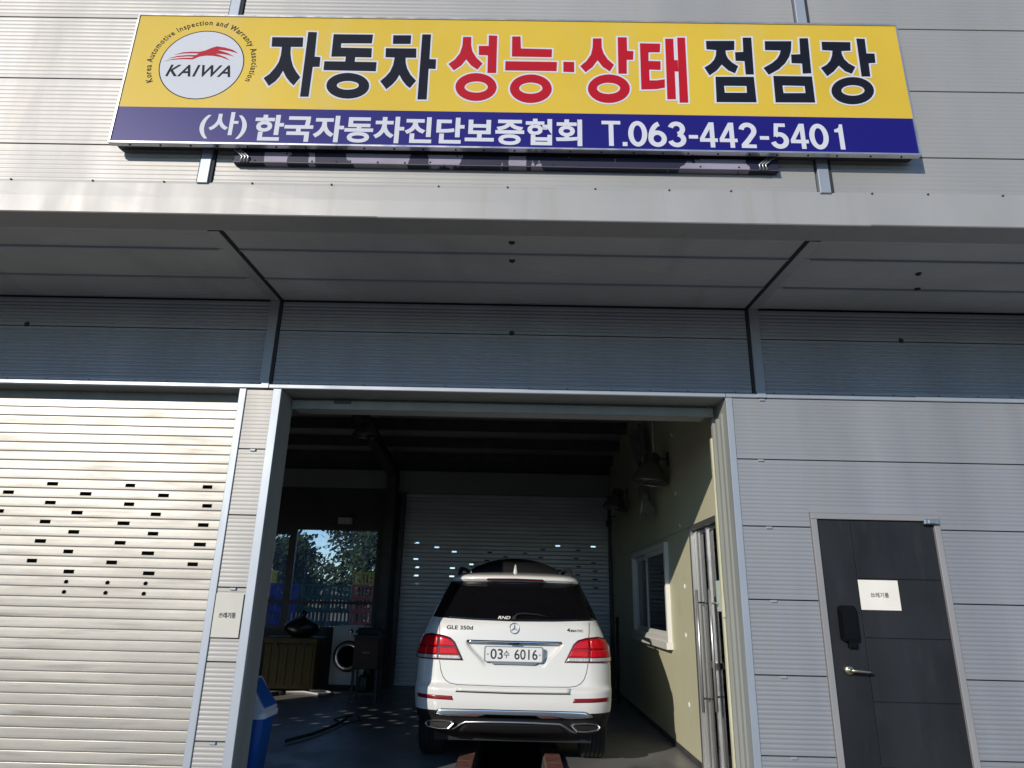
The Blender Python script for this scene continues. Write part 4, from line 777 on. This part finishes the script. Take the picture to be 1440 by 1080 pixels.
# tail lamps
for mi in (True, False):
    hs = thing_dummy = patch('tail_lamp', [(.945, 1.120), (.90, 1.172), (.82, 1.190), (.70, 1.180), (.62, 1.158), (.575, 1.120)], [(.9585, .960), (.85, .958), (.72, .957), (.60, .957), (.55, .957), (.487, .957)], 'lamp_deep', .010, None, 30, 10, mirror=mi, skirt=.02)
    patch('lamp_lens', [(.905, 1.148), (.84, 1.170), (.740, 1.166)], [(.925, 1.080), (.83, 1.078), (.740, 1.078)], 'lamp_red', .0135, None, 14, 6, parent=hs, mirror=mi, skirt=.003)
    patch('lamp_lens', [(.928, 1.068), (.84, 1.068), (.740, 1.068)], [(.945, 1.006), (.84, 1.006), (.740, 1.006)], 'lamp_red', .0135, None, 14, 6, parent=hs, mirror=mi, skirt=.003)
    patch('lamp_lens', [(.725, 1.163), (.65, 1.150), (.592, 1.115)], [(.725, 1.080), (.65, 1.080), (.568, 1.080)], 'lamp_red', .0135, None, 14, 6, parent=hs, mirror=mi, skirt=.003)
    patch('lamp_lens', [(.725, 1.068), (.64, 1.068), (.563, 1.068)], [(.725, 1.006), (.63, 1.006), (.528, 1.006)], 'lamp_red', .0135, None, 14, 6, parent=hs, mirror=mi, skirt=.003)
    patch('clear_lens', [(.952, .998), (.84, .998), (.735, .998)], [(.9555, .968), (.84, .968), (.735, .968)], 'lamp_clear', .0135, None, 14, 4, parent=hs, mirror=mi, skirt=.003)
    patch('clear_lens', [(.728, .998), (.62, .998), (.525, .998)], [(.728, .968), (.60, .968), (.508, .968)], 'lamp_clear', .0135, None, 14, 4, parent=hs, mirror=mi, skirt=.003)
    patch('reflector', [(.915, .655), (.75, .652), (.575, .648)], [(.905, .622), (.74, .616), (.560, .612)], 'reflector_red', .004, None, 20, 3, mirror=mi, skirt=.01)
def line(name, pts, r, material, d=.0, n=6, sub=6, smooth_=True):
    P = []
    for i in range(len(pts)-1):
        for k in range(sub): a = Vector(pts[i]).lerp(Vector(pts[i+1]), k/sub); P.append(skin(a.x, a.y, d))
    P.append(skin(*pts[-1], d))
    return MB(smooth_).tube(P, r, n).build(name, material, CAR)
seam = [(.742, 1.322), (.727, 1.20), (.717, 1.19)]
for sg in (-1, 1):
    line('tailgate_seam', [(sg*.742, 1.318), (sg*.733, 1.22), (sg*.728, 1.185)], .0028, 'car_black', .0005)
    line('tailgate_seam', [(sg*.715, .950), (sg*.700, .87), (sg*.675, .81), (sg*.645, .775), (sg*.60, .752), (sg*.53, .742)], .0030, 'car_black', .0005)
line('tailgate_seam', [(-.53, .742), (0, .738), (.53, .742)], .0030, 'car_black', .0005, sub=14)
patch('step_plate', [(-.545, .728), (0, .725), (.545, .728)], [(-.535, .696), (0, .692), (.535, .696)], 'car_white', .004, None, 24, 3, skirt=.01)
patch('step_trim', [(-.54, .693), (0, .689), (.54, .693)], [(-.54, .682), (0, .678), (.54, .682)], 'car_black', .003, None, 24, 2, skirt=.006)
# chrome handle bar over the plate
q = MB(True)
bar = [(x, y, z) for x in (0,) for y, z in ((-.004, 1.116), (-.014, 1.120), (-.016, 1.130), (-.010, 1.142), (.004, 1.146), (.01, 1.13))]
pts = [rear(-.46+.92*i/20, 1.155) for i in range(21)]
q.add([(p.x, p.y+b[1], b[2]) for p in pts for b in bar], [(i*6+j, (i+1)*6+j, (i+1)*6+(j+1) % 6, i*6+(j+1) % 6) for i in range(20) for j in range(6)] + [tuple(range(6)), tuple(120+k for k in range(6))])
q.build('handle_bar', 'chrome', CAR)
MB(True).tube([(-.05, rear(0, 1.155).y-.02, 1.118), (.05, rear(0, 1.155).y-.02, 1.118)], .009, 8).build('tailgate_camera', 'car_black', CAR)
# number plate
PYY = .066
def rrect(x0, x1, z0, z1, r, n=5):
    o = []
    for cx, cz, a0 in ((x1-r, z1-r, 0), (x0+r, z1-r, 90), (x0+r, z0+r, 180), (x1-r, z0+r, 270)):
        for i in range(n+1): a = R(a0+90*i/n); o.append((cx+r*cos(a), cz+r*sin(a)))
    return o
f3 = lambda y: (lambda u, v, d: (u, y-d, v))
PL = MB().prism(rrect(-.285, .285, .948, 1.092, .02), f3(PYY), .010).build('plate_frame', 'satin', CAR)
MB().prism(rrect(-.272, .272, .957, 1.083, .016), f3(PYY-.0101), .003).build('plate', 'plate', PL)
MB().prism([(-.20, .930), (.20, .930), (.225, .947), (-.225, .947)], f3(PYY-.0), .012).build('plate_holder_lip', 'satin', PL)
pf = lambda u, v: (u, PYY-.0142, v)
text_on('plate_lettering', '03', (-.225, -.105, .975, 1.068), pf, 'plate_ink', PL, bold=.012)
text_on('plate_lettering', '수', (-.098, -.042, .985, 1.055), pf, 'plate_ink', PL, bold=.014)
text_on('plate_lettering', '6016', (.005, .228, .975, 1.068), pf, 'plate_ink', PL, bold=.012)
for x in (-.25, .25): MB().poly(ellipse(x, 1.02, .008, .008, 12), pf).build('plate_screw', 'satin', PL)
# three-pointed emblem in a ring
EZ = 1.256; ey = rear(0, EZ).y-.006
tl = (rear(0, EZ+.05).y-rear(0, EZ-.05).y)/.1
ef = lambda u, v: Vector((u, ey+tl*(v-EZ), v))
EM = MB(True).tube([ef(.047*cos(2*pi*i/28), EZ+.047*sin(2*pi*i/28)) for i in range(28)], .0034, 8, closed=True).build('emblem', 'satin', CAR)
star = []
for k in range(6):
    a = pi/2+k*pi/3; r = .045 if k % 2 == 0 else .0062; star.append((r*cos(a), EZ+r*sin(a)))
MB().prism(star, lambda u, v, d: ef(u, v)+Vector((0, -d, 0)), .004).build('emblem_star', 'satin', EM)
sf = lambda u, v: skin(u, v, .0035)
text_on('badge_lettering', 'GLE 350d', (-.665, -.405, 1.232, 1.268), sf, 'car_black', CAR, bold=.02)
text_on('badge_lettering', '4', (.515, .545, 1.232, 1.266), sf, 'car_black', CAR, bold=.02)
text_on('badge_lettering', 'MATIC', (.552, .675, 1.232, 1.254), sf, 'car_black', CAR, bold=.02)
gf = lambda u, v: skin(u, v, .006)
text_on('window_sticker', 'RND', (-.165, -.04, 1.335, 1.362), gf, 'paper', CAR, bold=.02, shear=.3)
# rear wiper
wp = [skin(x, z, .022) for x, z in ((.0, 1.345), (.03, 1.375), (.10, 1.383), (.22, 1.375), (.34, 1.352))]
wi = MB(True).tube(wp, [.012, .011, .008, .006, .005], 8).build('rear_wiper', 'car_black', CAR)
MB(True).lathe([(0, .026), (.02, .024), (.026, .012), (.028, 0)], 14, Matrix.Translation(skin(0, 1.345)) @ Matrix.Rotation(R(60), 4, 'X')).build('wiper_hub', 'car_black', wi)
# lower chrome band, silver diffuser trim, exhaust tips
patch('chrome_band', [(-.735, .512), (-.69, .538), (-.3, .543), (.3, .543), (.69, .538), (.735, .512)], [(-.745, .497), (-.62, .488), (-.3, .484), (.3, .484), (.62, .488), (.745, .497)], 'chrome', .004, .022, 40, 5, skirt=.03)
pts = [skin(x, z, .012) for x, z in ((-.60, .352), (-.55, .366), (-.49, .405), (-.44, .428), (-.2, .434), (0, .436), (.2, .434), (.44, .428), (.49, .405), (.55, .366), (.60, .352))]
MB(True).tube(pts, .011, 8).build('diffuser_trim', 'satin', CAR)
patch('diffuser', [(-.43, .424), (0, .43), (.43, .424)], [(-.52, .33), (0, .30), (.52, .33)], 'car_black', .006, None, 20, 4, skirt=.01)
for sg in (-1, 1):
    o6 = [(.552, .412), (.575, .428), (.70, .432), (.80, .415), (.822, .395), (.80, .372), (.70, .364), (.60, .366)]
    o6 = [(x*sg, z) for x, z in o6]
    cx = sum(p[0] for p in o6)/8; cz = sum(p[1] for p in o6)/8
    def ringp(sc_, y_): return [Vector((cx+(p[0]-cx)*sc_, skin(p[0], .40).y+y_, cz+(p[1]-cz)*sc_)) for p in o6]
    rings = [ringp(1.04, .06), ringp(1.07, -.055), ringp(1.04, -.072), ringp(.93, -.068), ringp(.91, .02)]
    EX = MB().add([p for r in rings for p in r], [(i*8+j, i*8+(j+1) % 8, (i+1)*8+(j+1) % 8, (i+1)*8+j) for i in range(4) for j in range(8)]).build('exhaust_tip', 'alu', CAR)
    MB().add(ringp(.925, -.05), [tuple(range(8))]).build('exhaust_mouth', 'car_black', EX)
# roof rails, antenna fin, raised sunroof panel, mirrors
for sg in (-1, 1):
    MB(True).tube([(sg*.60, .62, 1.745), (sg*.595, .66, 1.80), (sg*.59, .74, 1.835), (sg*.585, 1.4, 1.855), (sg*.585, 2.2, 1.835), (sg*.59, 2.36, 1.76)], [.02, .024, .022, .020, .020, .02], 10).build('roof_rail', 'car_black', CAR)
    mm = MB(True); mm.lathe([(0, -.10), (.07, -.09), (.10, -.03), (.10, .04), (.07, .09), (0, .10)], 16, Matrix.Translation((sg*1.03, 3.02, 1.16)) @ Matrix.Rotation(pi/2, 4, 'Y') @ Matrix.Scale(.8, 4, (1, 0, 0)))
    mm.tube([(sg*.88, 3.05, 1.10), (sg*.96, 3.03, 1.13)], .03, 8); mm.build('door_mirror', 'car_black', CAR)
MB(True).add([(a, y, z) for a, y, z in ((-.022, .62, 1.775), (.022, .62, 1.775), (-.030, .85, 1.80), (.030, .85, 1.80), (-.006, .70, 1.885), (.006, .70, 1.885), (-.005, .74, 1.895), (.005, .74, 1.895))],
             [(0, 1, 5, 4), (1, 3, 7, 5), (3, 2, 6, 7), (2, 0, 4, 6), (4, 5, 7, 6), (0, 2, 3, 1)]).build('antenna_fin', 'car_white', CAR)
q = MB(True); n = 20
for y, dz in ((1.05, 0), (1.5, .035), (1.9, .03)):
    for i in range(n+1):
        x = -.50+1.0*i/n; q.v.append((x, y, 1.845+.118*(1-(abs(x)/.50)**2.2)+dz))
q.f += [(r*(n+1)+i, r*(n+1)+i+1, (r+1)*(n+1)+i+1, (r+1)*(n+1)+i) for r in range(2) for i in range(n)]
b = len(q.v)
for i in range(n+1): q.v.append((-.50+1.0*i/n, 1.06, 1.80))
q.f += [(i, b+i, b+i+1, i+1) for i in range(n)]
q.build('sunroof_panel', 'gloss_black', CAR)
# underbody and wheels
MB().box(-.76, .76, .35, 4.4, .22, .42).build('underbody', 'car_black', CAR)
prof = [(.24, -.125), (.30, -.128), (.345, -.125), (.366, -.112), (.374, -.10)]
for k in range(5):
    c_ = -.086+k*.043; prof += [(.375, c_-.0165), (.375, c_+.0165), (.365, c_+.0185), (.365, c_+.0245)]
prof = prof[:-2]+[(.374, .10), (.366, .112), (.345, .125), (.30, .128), (.24, .125)]
tyre = None
for x, y in ((-.815, .90), (.815, .90), (-.815, 3.815), (.815, 3.815)):
    wh = bpy.data.objects.new('wheel', None); COL.objects.link(wh); wh.parent = CAR; wh.location = (x, y, .375)
    if tyre is None:
        rot = Matrix.Rotation(pi/2, 4, 'Y')
        tyre = MB(True).lathe(prof, 48, rot).build('tyre', 'tyre', wh)
        rim = MB(True).lathe([(.245, -.12), (.225, -.10), (.21, .10), (.245, .12)], 32, rot)
        for k in range(10):
            a = 2*pi*k/10; ca, sa = cos(a), sin(a)
            rim.add([(s_, r*ca+t*sa, r*sa-t*ca) for r, t, s_ in ((.03, -.03, .09), (.03, .03, .09), (.22, .02, .10), (.22, -.02, .10), (.03, -.03, -.09), (.03, .03, -.09), (.22, .02, -.10), (.22, -.02, -.10))], [(0, 1, 2, 3), (4, 7, 6, 5), (0, 4, 5, 1), (1, 5, 6, 2), (3, 2, 6, 7), (0, 3, 7, 4)])
        rim = rim.build('rim', 'satin', wh)
    else: link('tyre', tyre.data, wh); link('rim', rim.data, wh)
# ------------------------------------------------------------------ things inside the bay
def bay_lamp(label, x, y, z, rad, hgt, tilt, bracket):
    t = thing('bay_lamp', label, 'lamp', (x, y, z), 0, 'bell shaped work lamps inside the bay')
    mt = Matrix.Rotation(tilt, 4, 'Y')
    MB(True).lathe([(rad, 0), (rad*1.02, .012), (rad*.97, .03), (rad*.80, hgt*.32), (rad*.55, hgt*.62), (rad*.38, hgt*.72)], 32, mt).build('shade', 'lamp_shade', t)
    MB(True).lathe([(rad*.98, .004), (rad*.78, hgt*.32), (rad*.5, hgt*.6), (.0, hgt*.62)], 32, mt).build('reflector', 'reflector', t)
    MB(True).lathe([(.0, -.004), (rad*.5, -.002), (rad*.97, .006)], 32, mt).build('lens', 'glass', t)
    q = MB().lathe([(rad*.39, hgt*.70), (rad*.39, hgt*1.0), (rad*.30, hgt*1.03), (0, hgt*1.03)], 16, mt)
    for k in range(8):
        a = 2*pi*k/8; c_, s_ = cos(a)*rad*.39, sin(a)*rad*.39; d_, e_ = cos(a)*rad*.48, sin(a)*rad*.48
        q.add([mt @ Vector(p) for p in ((c_, s_, hgt*.72), (d_, e_, hgt*.72), (d_, e_, hgt*.98), (c_, s_, hgt*.98))], [(0, 1, 2, 3)])
    q.build('ballast_housing', 'steel', t)
    if bracket: MB().box(0, WX-x, -.02, .02, hgt*.80, hgt*.86).box(WX-x-.012, WX-x, -.05, .05, hgt*.6, hgt*1.05).build('wall_bracket', 'steel', t)
    else: MB(True).tube([(0, 0, hgt), (0, 0, rz(y)-z)], .01, 8).build('hanging_rod', 'steel', t)
bay_lamp('larger bell shaped lamp on the olive wall, nearest the opening', 1.60, 2.85, 2.905, .215, .36, R(7), True)
bay_lamp('smaller looking bell shaped lamp on the olive wall beside the rear shutter', 1.62, 6.0, 3.0, .20, .33, R(14), True)
bay_lamp('bell shaped lamp hanging from the dark roof at the left', -2.39, 5.0, 3.92, .20, .30, 0, False)
t = thing('wall_conduit', 'thin pale conduit pipe running down the olive wall above the lamp', 'pipe')
MB(True).tube([(WX-.03, 3.55, 4.4), (WX-.03, 3.55, 3.32)], .011, 8).tube([(WX-.03, 3.55, 3.32), (WX-.04, 3.3, 3.15), (WX-.10, 2.95, 3.13)], .009, 8).build('pipe', 'pvc', t)
MB().box(WX-.05, WX, 3.53, 3.57, 3.86, 3.885).build('pipe_clip', 'steel', t)
t = thing('hanging_sheet', 'crumpled plastic sheet and loose cable hanging on the olive wall behind the lamp', 'plastic sheet')
q = MB(True); n, k = 22, 8
for j in range(n+1):
    for i in range(k+1):
        f, e = j/n, i/k
        q.v.append((1.70+.05*sin(9*f+4*e)+.03*sin(21*f+9*e), 4.25-.75*f+(e-.5)*(.22+.10*sin(6*f))*1.6, 3.95-1.35*f+.04*sin(7*e+5*f)))
q.f += [(j*(k+1)+i, j*(k+1)+i+1, (j+1)*(k+1)+i+1, (j+1)*(k+1)+i) for j in range(n) for i in range(k)]
q.build('sheet', 'foil', t)
MB(True).tube([(1.72, 4.3, 4.2), (1.74, 4.2, 3.6), (1.70, 4.0, 3.1), (1.66, 3.7, 2.85), (1.62, 3.5, 2.72), (1.66, 3.9, 2.62), (1.72, 4.1, 2.72)], .012, 8).build('cable', 'hose', t)
t = thing('security_camera', 'small black camera fixed beside the top of the rear shutter', 'camera', (1.70, 7.3, 2.92))
MB(True).lathe([(0, -.10), (.045, -.10), (.05, -.06), (.05, .08), (.03, .10), (0, .10)], 16, Matrix.Rotation(R(70), 4, 'X')).build('housing', 'dark_plastic', t)
MB().tube([(0, .02, .05), (.06, .05, .12), (.13, .05, .12)], .012, 8).build('mount', 'dark_plastic', t)
t = thing('emergency_light', 'small pale box light on the dark wall above the rear window', 'light box', (-3.34, 8.06, 2.94))
MB().bbox(-.14, .14, -.04, .035, -.065, .065, .01).build('housing', 'pvc', t)
MB().bbox(-.12, .12, -.052, -.04, -.03, .05, .006).build('diffuser', 'paper', t)
t = thing('pole', 'black pole leaning against the wall to the right of the car', 'pole')
MB(True).tube([(1.66, 6.35, .02), (1.70, 6.55, 1.22)], .022, 10).build('shaft', 'dark_plastic', t)
MB(True).tube([(1.70, 6.55, 1.19), (1.705, 6.57, 1.30)], .03, 10).build('grip', 'dark_plastic', t)
# washing machine
t = thing('washing_machine', 'white front loading washing machine under the rear window', 'washing machine', (-2.90, 7.40, .075))
MB().prism(rrect(-.30, .30, 0, .95, .03), lambda u, v, d: (u, d, v), .60).build('cabinet', 'washer', t)
MB().bbox(-.29, .29, -.012, -.001, .80, .935, .006).build('control_panel', 'washer', t)
MB().bbox(-.27, -.10, -.016, -.012, .835, .905, .003).build('detergent_drawer', 'washer', t)
MB(True).lathe([(0, .028), (.035, .026), (.04, .0)], 20, Matrix.Translation((.02, -.012, .868)) @ Matrix.Rotation(pi/2, 4, 'X')).build('dial', 'satin', t)
MB().bbox(.10, .25, -.015, -.012, .845, .89, .003).build('display', 'dark_plastic', t)
dc = Matrix.Translation((0, -.002, .46)) @ Matrix.Rotation(pi/2, 4, 'X')
MB(True).lathe([(.255, 0), (.258, .03), (.24, .04), (.225, .036)], 40, dc).build('door_seal', 'dark_plastic', t)
dr = MB(True).lathe([(.226, .030), (.222, .048), (.19, .052), (.172, .04)], 40, dc).build('door_ring', 'satin', t)
MB(True).lathe([(.175, .036), (.12, .03), (.06, .03), (0, .032)], 32, dc).build('door_glass', 'car_glass', t)
MB().bbox(-.29, .29, -.006, -.001, .02, .10, .004).build('kick_plate', 'washer', t)
MB().box(-.31, .31, -.02, .60, -.073, -.003).build('plinth', 'dark_plastic', t)
# brown cabinet on legs with an open shelf
t = thing('tool_cabinet', 'small brown cabinet on legs standing in front of the washing machine', 'cabinet', (-2.27, 5.85, 0))
MB().bbox(-.20, .20, 0, .36, .47, .93, .008).build('box', 'cab_brown', t)
MB().bbox(-.185, .185, -.014, -.001, .485, .90, .005).build('door', 'cab_brown', t)
MB().box(-.22, .22, -.03, .38, .932, .955).build('top', 'steel', t)
for x in (-.18, .18):
    for y in (.02, .34): MB().box(x-.018, x+.018, y-.018, y+.018, .0, .47).build('leg', 'steel', t)
MB().box(-.16, .16, .0, .36, .12, .145).build('shelf', 'cab_brown', t)
MB().box(-.05, .05, -.022, -.014, .70, .72).build('handle', 'satin', t)
t = thing('oil_can', 'dark lidded can standing on the shelf of the brown cabinet', 'can', (-2.29, 6.0, .146))
MB(True).lathe([(0, 0), (.09, 0), (.095, .02), (.095, .20), (.08, .23), (.03, .25), (.03, .28), (0, .28)], 20).build('body', 'dark_plastic', t)
t = thing('spray_machine', 'dark toolbox with a handle lying on top of the brown cabinet', 'toolbox', (-2.27, 5.98, .956))
MB().bbox(-.17, .17, -.09, .09, 0, .11, .012).build('case', 'dark_plastic', t); MB(True).tube([(-.08, 0, .11), (-.07, 0, .15), (.07, 0, .15), (.08, 0, .11)], .009, 8).build('handle', 'steel', t)
# mustard storage chest
t = thing('storage_chest', 'mustard yellow storage chest with ribbed front under the rear window', 'chest', (-3.80, 7.0, 0))
q = MB().bbox(-.44, .44, 0, .55, .03, .74, .012)
for i in range(6): q.bbox(-.40+i*.142, -.32+i*.142, -.014, .001, .08, .70, .006)
q.build('body', 'mustard', t); MB().bbox(-.46, .46, -.03, .57, .742, .84, .015).build('lid', 'mustard', t)
for x in (-.25, .25): MB().bbox(x-.03, x+.03, -.04, -.03, .70, .78, .004).build('latch', 'steel', t)
# dark bags piled in front of the window
t = thing('rubbish_bag', 'dark stuffed bag slumped on top of the mustard chest', 'bag', (-3.72, 7.25, .842))
q = MB(True); n, k = 18, 10
for j in range(k+1):
    v = j/k; r = .30*sin(pi*min(1, v*.86+.12))**.7
    for i in range(n):
        a = 2*pi*i/n; rr = r*(1+.10*sin(3*a+5*v)+.05*sin(7*a-3*v)); q.v.append((rr*cos(a), rr*.75*sin(a), .34*v))
q.f += [(j*n+i, j*n+(i+1) % n, (j+1)*n+(i+1) % n, (j+1)*n+i) for j in range(k) for i in range(n)] + [tuple(range(n))[::-1], tuple(k*n+i for i in range(n))]
q.build('body', 'dark_plastic', t); MB(True).tube([(0, 0, .33), (.01, 0, .37), (.03, .01, .42)], [.06, .03, .07], 10).build('knot', 'dark_plastic', t)
# swing lid bin behind the left jamb
t = thing('swing_bin', 'blue swing lid rubbish bin with pale grey hood just inside the left jamb', 'bin', (-2.165, .72, 0))
def frus(mb, a0, b0, z0, a1, b1, z1, r=.05):
    o0 = rrect(-a0, a0, -b0, b0, r); o1 = rrect(-a1, a1, -b1, b1, r); n = len(o0)
    mb.add([(p[0], p[1], z0) for p in o0]+[(p[0], p[1], z1) for p in o1], [(i, (i+1) % n, n+(i+1) % n, n+i) for i in range(n)]); return mb
q = frus(MB(True), .155, .13, 0, .195, .165, .585); q.f.append(tuple(range(24))); q.build('body', 'bin_blue', t)
frus(frus(frus(MB(), .195, .165, .575, .215, .185, .58), .215, .185, .58, .215, .185, .615), .215, .185, .615, .20, .17, .635).build('rim', 'bin_white', t)
# hood: two gable ends and two sloped flaps
hd = MB().add([(-.20, -.17, .634), (-.20, .17, .634), (-.04, .165, .86), (-.04, -.165, .86), (.20, -.17, .634), (.20, .17, .634), (.04, .165, .86), (.04, -.165, .86)],
              [(0, 1, 2, 3), (0, 3, 7, 4), (1, 5, 6, 2), (3, 2, 6, 7)]).build('hood', 'bin_white', t)
MB().add([(.20, -.17, .634), (.20, .17, .634), (.04, .165, .86), (.04, -.165, .86)], [(0, 1, 2, 3)]).add([(.192, -.135, .655), (.192, .135, .655), (.058, .13, .845), (.058, -.13, .845)], [(0, 1, 2, 3)]).build('hood_side', 'bin_white', t)
MB().prism([(-.13, .0), (.13, .0), (.12, .22), (-.12, .22)], lambda u, v, d: (.196-.148*v/.22*1.0+d*.8, u, .652+.195*v/.22+d*.6), .010).build('swing_flap', 'bin_blue', t)
t = thing('dust_cloth', 'thin white drawstring cord looped over the top of the blue bin', 'cord')
MB(True).tube([(x-.065, y, z) for x, y, z in ((-2.10, .54, .86), (-2.03, .535, .82), (-1.99, .535, .72), (-1.985, .53, .64), (-2.02, .525, .5), (-2.0, .525, .3), (-1.98, .53, .1), (-1.97, .52, .01))], .004, 6).build('cord', 'hose', t)
# hoses and rails on the floor
t = thing('floor_hose', 'pale hose lying in a loose curve on the floor near the chest', 'hose')
MB(True).tube([(-4.0, 6.1, .015), (-3.9, 6.5, .015), (-3.75, 6.75, .016), (-3.45, 6.85, .015), (-3.2, 6.65, .015), (-3.05, 6.5, .02), (-2.95, 6.75, .015), (-3.15, 7.05, .015), (-3.4, 7.0, .03)], .016, 8).build('hose', 'hose', t)
t = thing('floor_pipe', 'dark pipe lying on the floor beside the pale hose', 'pipe')
MB(True).tube([(-4.3, 5.5, .03), (-3.75, 6.45, .03)], .03, 10).tube([(-3.75, 6.45, .03), (-3.68, 6.56, .03)], .04, 10).build('pipe', 'dark_plastic', t)
t = thing('creeper_cable', 'black cable trailing across the floor to the left of the car', 'cable')
MB(True).tube([(-2.42, 2.75, .03), (-2.25, 3.2, .03), (-2.14, 3.8, .03), (-2.1, 4.4, .05), (-2.16, 4.6, .02), (-2.3, 4.3, .012), (-2.12, 4.0, .012), (-1.95, 4.25, .012), (-2.05, 4.6, .012)], [.018, .018, .018, .016, .01, .008, .008, .008, .008], 8).build('cable', 'tyre', t)

# ------------------------------------------------------------------ yard behind the building
def crate_mesh():
    q = MB(); w_, d_, h_ = .60, .40, .30
    q.box(-w_/2, w_/2, -d_/2, d_/2, 0, .015)
    for z0, z1 in ((.0, .05), (.25, .30)):
        q.box(-w_/2-.01, w_/2+.01, -d_/2-.01, -d_/2+.005, z0, z1).box(-w_/2-.01, w_/2+.01, d_/2-.005, d_/2+.01, z0, z1)
        q.box(-w_/2-.01, -w_/2+.005, -d_/2, d_/2, z0, z1).box(w_/2-.005, w_/2+.01, -d_/2, d_/2, z0, z1)
    for i in range(7):
        x = -w_/2+.02+i*(w_-.04)/6
        q.box(x-.022, x+.022, -d_/2, -d_/2+.008, .05, .25).box(x-.022, x+.022, d_/2-.008, d_/2, .05, .25)
    for i in range(4):
        y = -d_/2+.02+i*(d_-.04)/3; q.box(-w_/2, -w_/2+.008, y-.03, y+.03, .05, .25).box(w_/2-.008, w_/2, y-.03, y+.03, .05, .25)
    return q
cm = {}
ORD = ('bottom', 'second', 'third', 'fourth', 'fifth', 'topmost')
def crates(colr, stacks, y, n, desc, group):
    for x, where in stacks:
        for k in range(n):
            label = f'{desc}, {ORD[k]} from the ground in the {where} behind the window' if 0 < k < n-1 else f'{desc}, {ORD[k if k == 0 else 5]} in the {where} behind the rear window'
            if colr not in cm: o = crate_mesh().build('plastic_crate', 'crate_'+colr); cm[colr] = o.data; tag(o, label, 'crate', group)
            else: o = tag(link('plastic_crate', cm[colr]), label, 'crate', group)
            o.location = (x+random.uniform(-.02, .02), y+random.uniform(-.02, .02), .302*k); o.rotation_euler.z = random.uniform(-.04, .04)
crates('blue', ((-6.9, 'left blue stack'), (-6.25, 'middle blue stack'), (-5.6, 'inner blue stack')), 12.0, 6, 'blue crate', 'blue crates behind the building')
crates('green', ((-4.95, 'left green stack'), (-4.3, 'right green stack')), 12.1, 6, 'green crate', 'green crates behind the building')
crates('red', ((-3.62, 'inner red stack'), (-2.95, 'outer red stack')), 11.9, 6, 'orange red crate', 'red crates behind the building')
t = thing('storage_container', 'dark green container standing close behind the slotted rear shutter', 'container', (.6, 9.6, 0))  # added box, keeps the bright yard from showing through the shutter slots
q = MB()
for i in range(22): q.box(-1.45+i*.132, -1.45+i*.132+.07, -.03, .0, .14, 2.52)
q.build('corrugation', 'crate_dark', t); MB().box(-1.5, 1.5, 0, 2.3, .1, 2.6).build('body', 'crate_dark', t); MB().box(-1.53, 1.53, -.05, 2.33, 2.5, 2.65).build('top_rail', 'steel', t); MB().box(-1.53, 1.53, -.05, 2.33, 0, .14).build('bottom_rail', 'steel', t)
for x, y, where in ((-6.9, 12, 'left blue stack'), (-6.25, 12, 'middle blue stack'), (-3.62, 11.9, 'inner red stack'), (-2.95, 11.9, 'outer red stack')):
    if 'yellow' not in cm: o = crate_mesh().build('plastic_crate', 'crate_yellow'); cm['yellow'] = o.data
    else: o = link('plastic_crate', cm['yellow'])
    tag(o, f'yellow crate lying on top of the {where} behind the rear window', 'crate', 'yellow crates behind the building'); o.location = (x, y, 1.814)
def tree(label, x, y, h, rad, seed):
    rnd = random.Random(seed)
    t = thing('leafy_tree', label, 'tree', (x, y, 0))
    q = MB(True).tube([(0, 0, 0), (.04, .02, h*.25), (-.03, .05, h*.45), (.05, 0, h*.7), (0, 0, h*.92)], [.13, .10, .08, .05, .02], 10)
    cl = []
    for i in range(22):
        z = h*rnd.uniform(.28, .85); a = rnd.uniform(0, 2*pi); r = rad*rnd.uniform(.5, 1)*(1-.55*max(0, (z/h-.5)*2))
        e = Vector((r*cos(a), r*sin(a), z+rnd.uniform(.1, .6))); q.tube([(0, 0, z), tuple(e*.5+Vector((0, 0, z*.5+.05))), tuple(e)], [.04, .025, .01], 6); cl.append(e); cl.append(e*.6+Vector((0, 0, z*.4)))
    q.build('trunk', 'bark', t)
    c_ = MB()
    for e in cl:
        for k in range(170):
            p = e+Vector((rnd.gauss(0, .26), rnd.gauss(0, .26), rnd.gauss(0, .2)))
            n = Vector((rnd.uniform(-1, 1), rnd.uniform(-1, 1), rnd.uniform(-.3, 1))).normalized(); u = n.orthogonal().normalized()*rnd.uniform(.055, .10); v = n.cross(u)*.55
            c_.add([p-u, p+v, p+u, p-v], [(0, 1, 2, 3)])
    c_.build('crown', 'leaf', t)
tree('leafy dark green tree seen through the right of the rear window', -4.6, 15.5, 4.2, 1.25, 3)
tree('lower bushy tree seen through the left of the rear window', -7.2, 16.5, 3.4, 1.2, 5)

t = thing('yard_wall', 'pale concrete block wall far behind the crates and trees', 'wall')  # added backdrop, covers the bright horizon between the crates
q = MB()
for i in range(9): q.bbox(-18+i*2.4, -18+i*2.4+2.38, 21, 21.2, 0, 2.0, .02)
q.build('wall_panel', 'yard_wall', t); MB().box(-18.05, 3.65, 20.95, 21.25, 2.0, 2.1).build('coping', 'yard_wall', t)
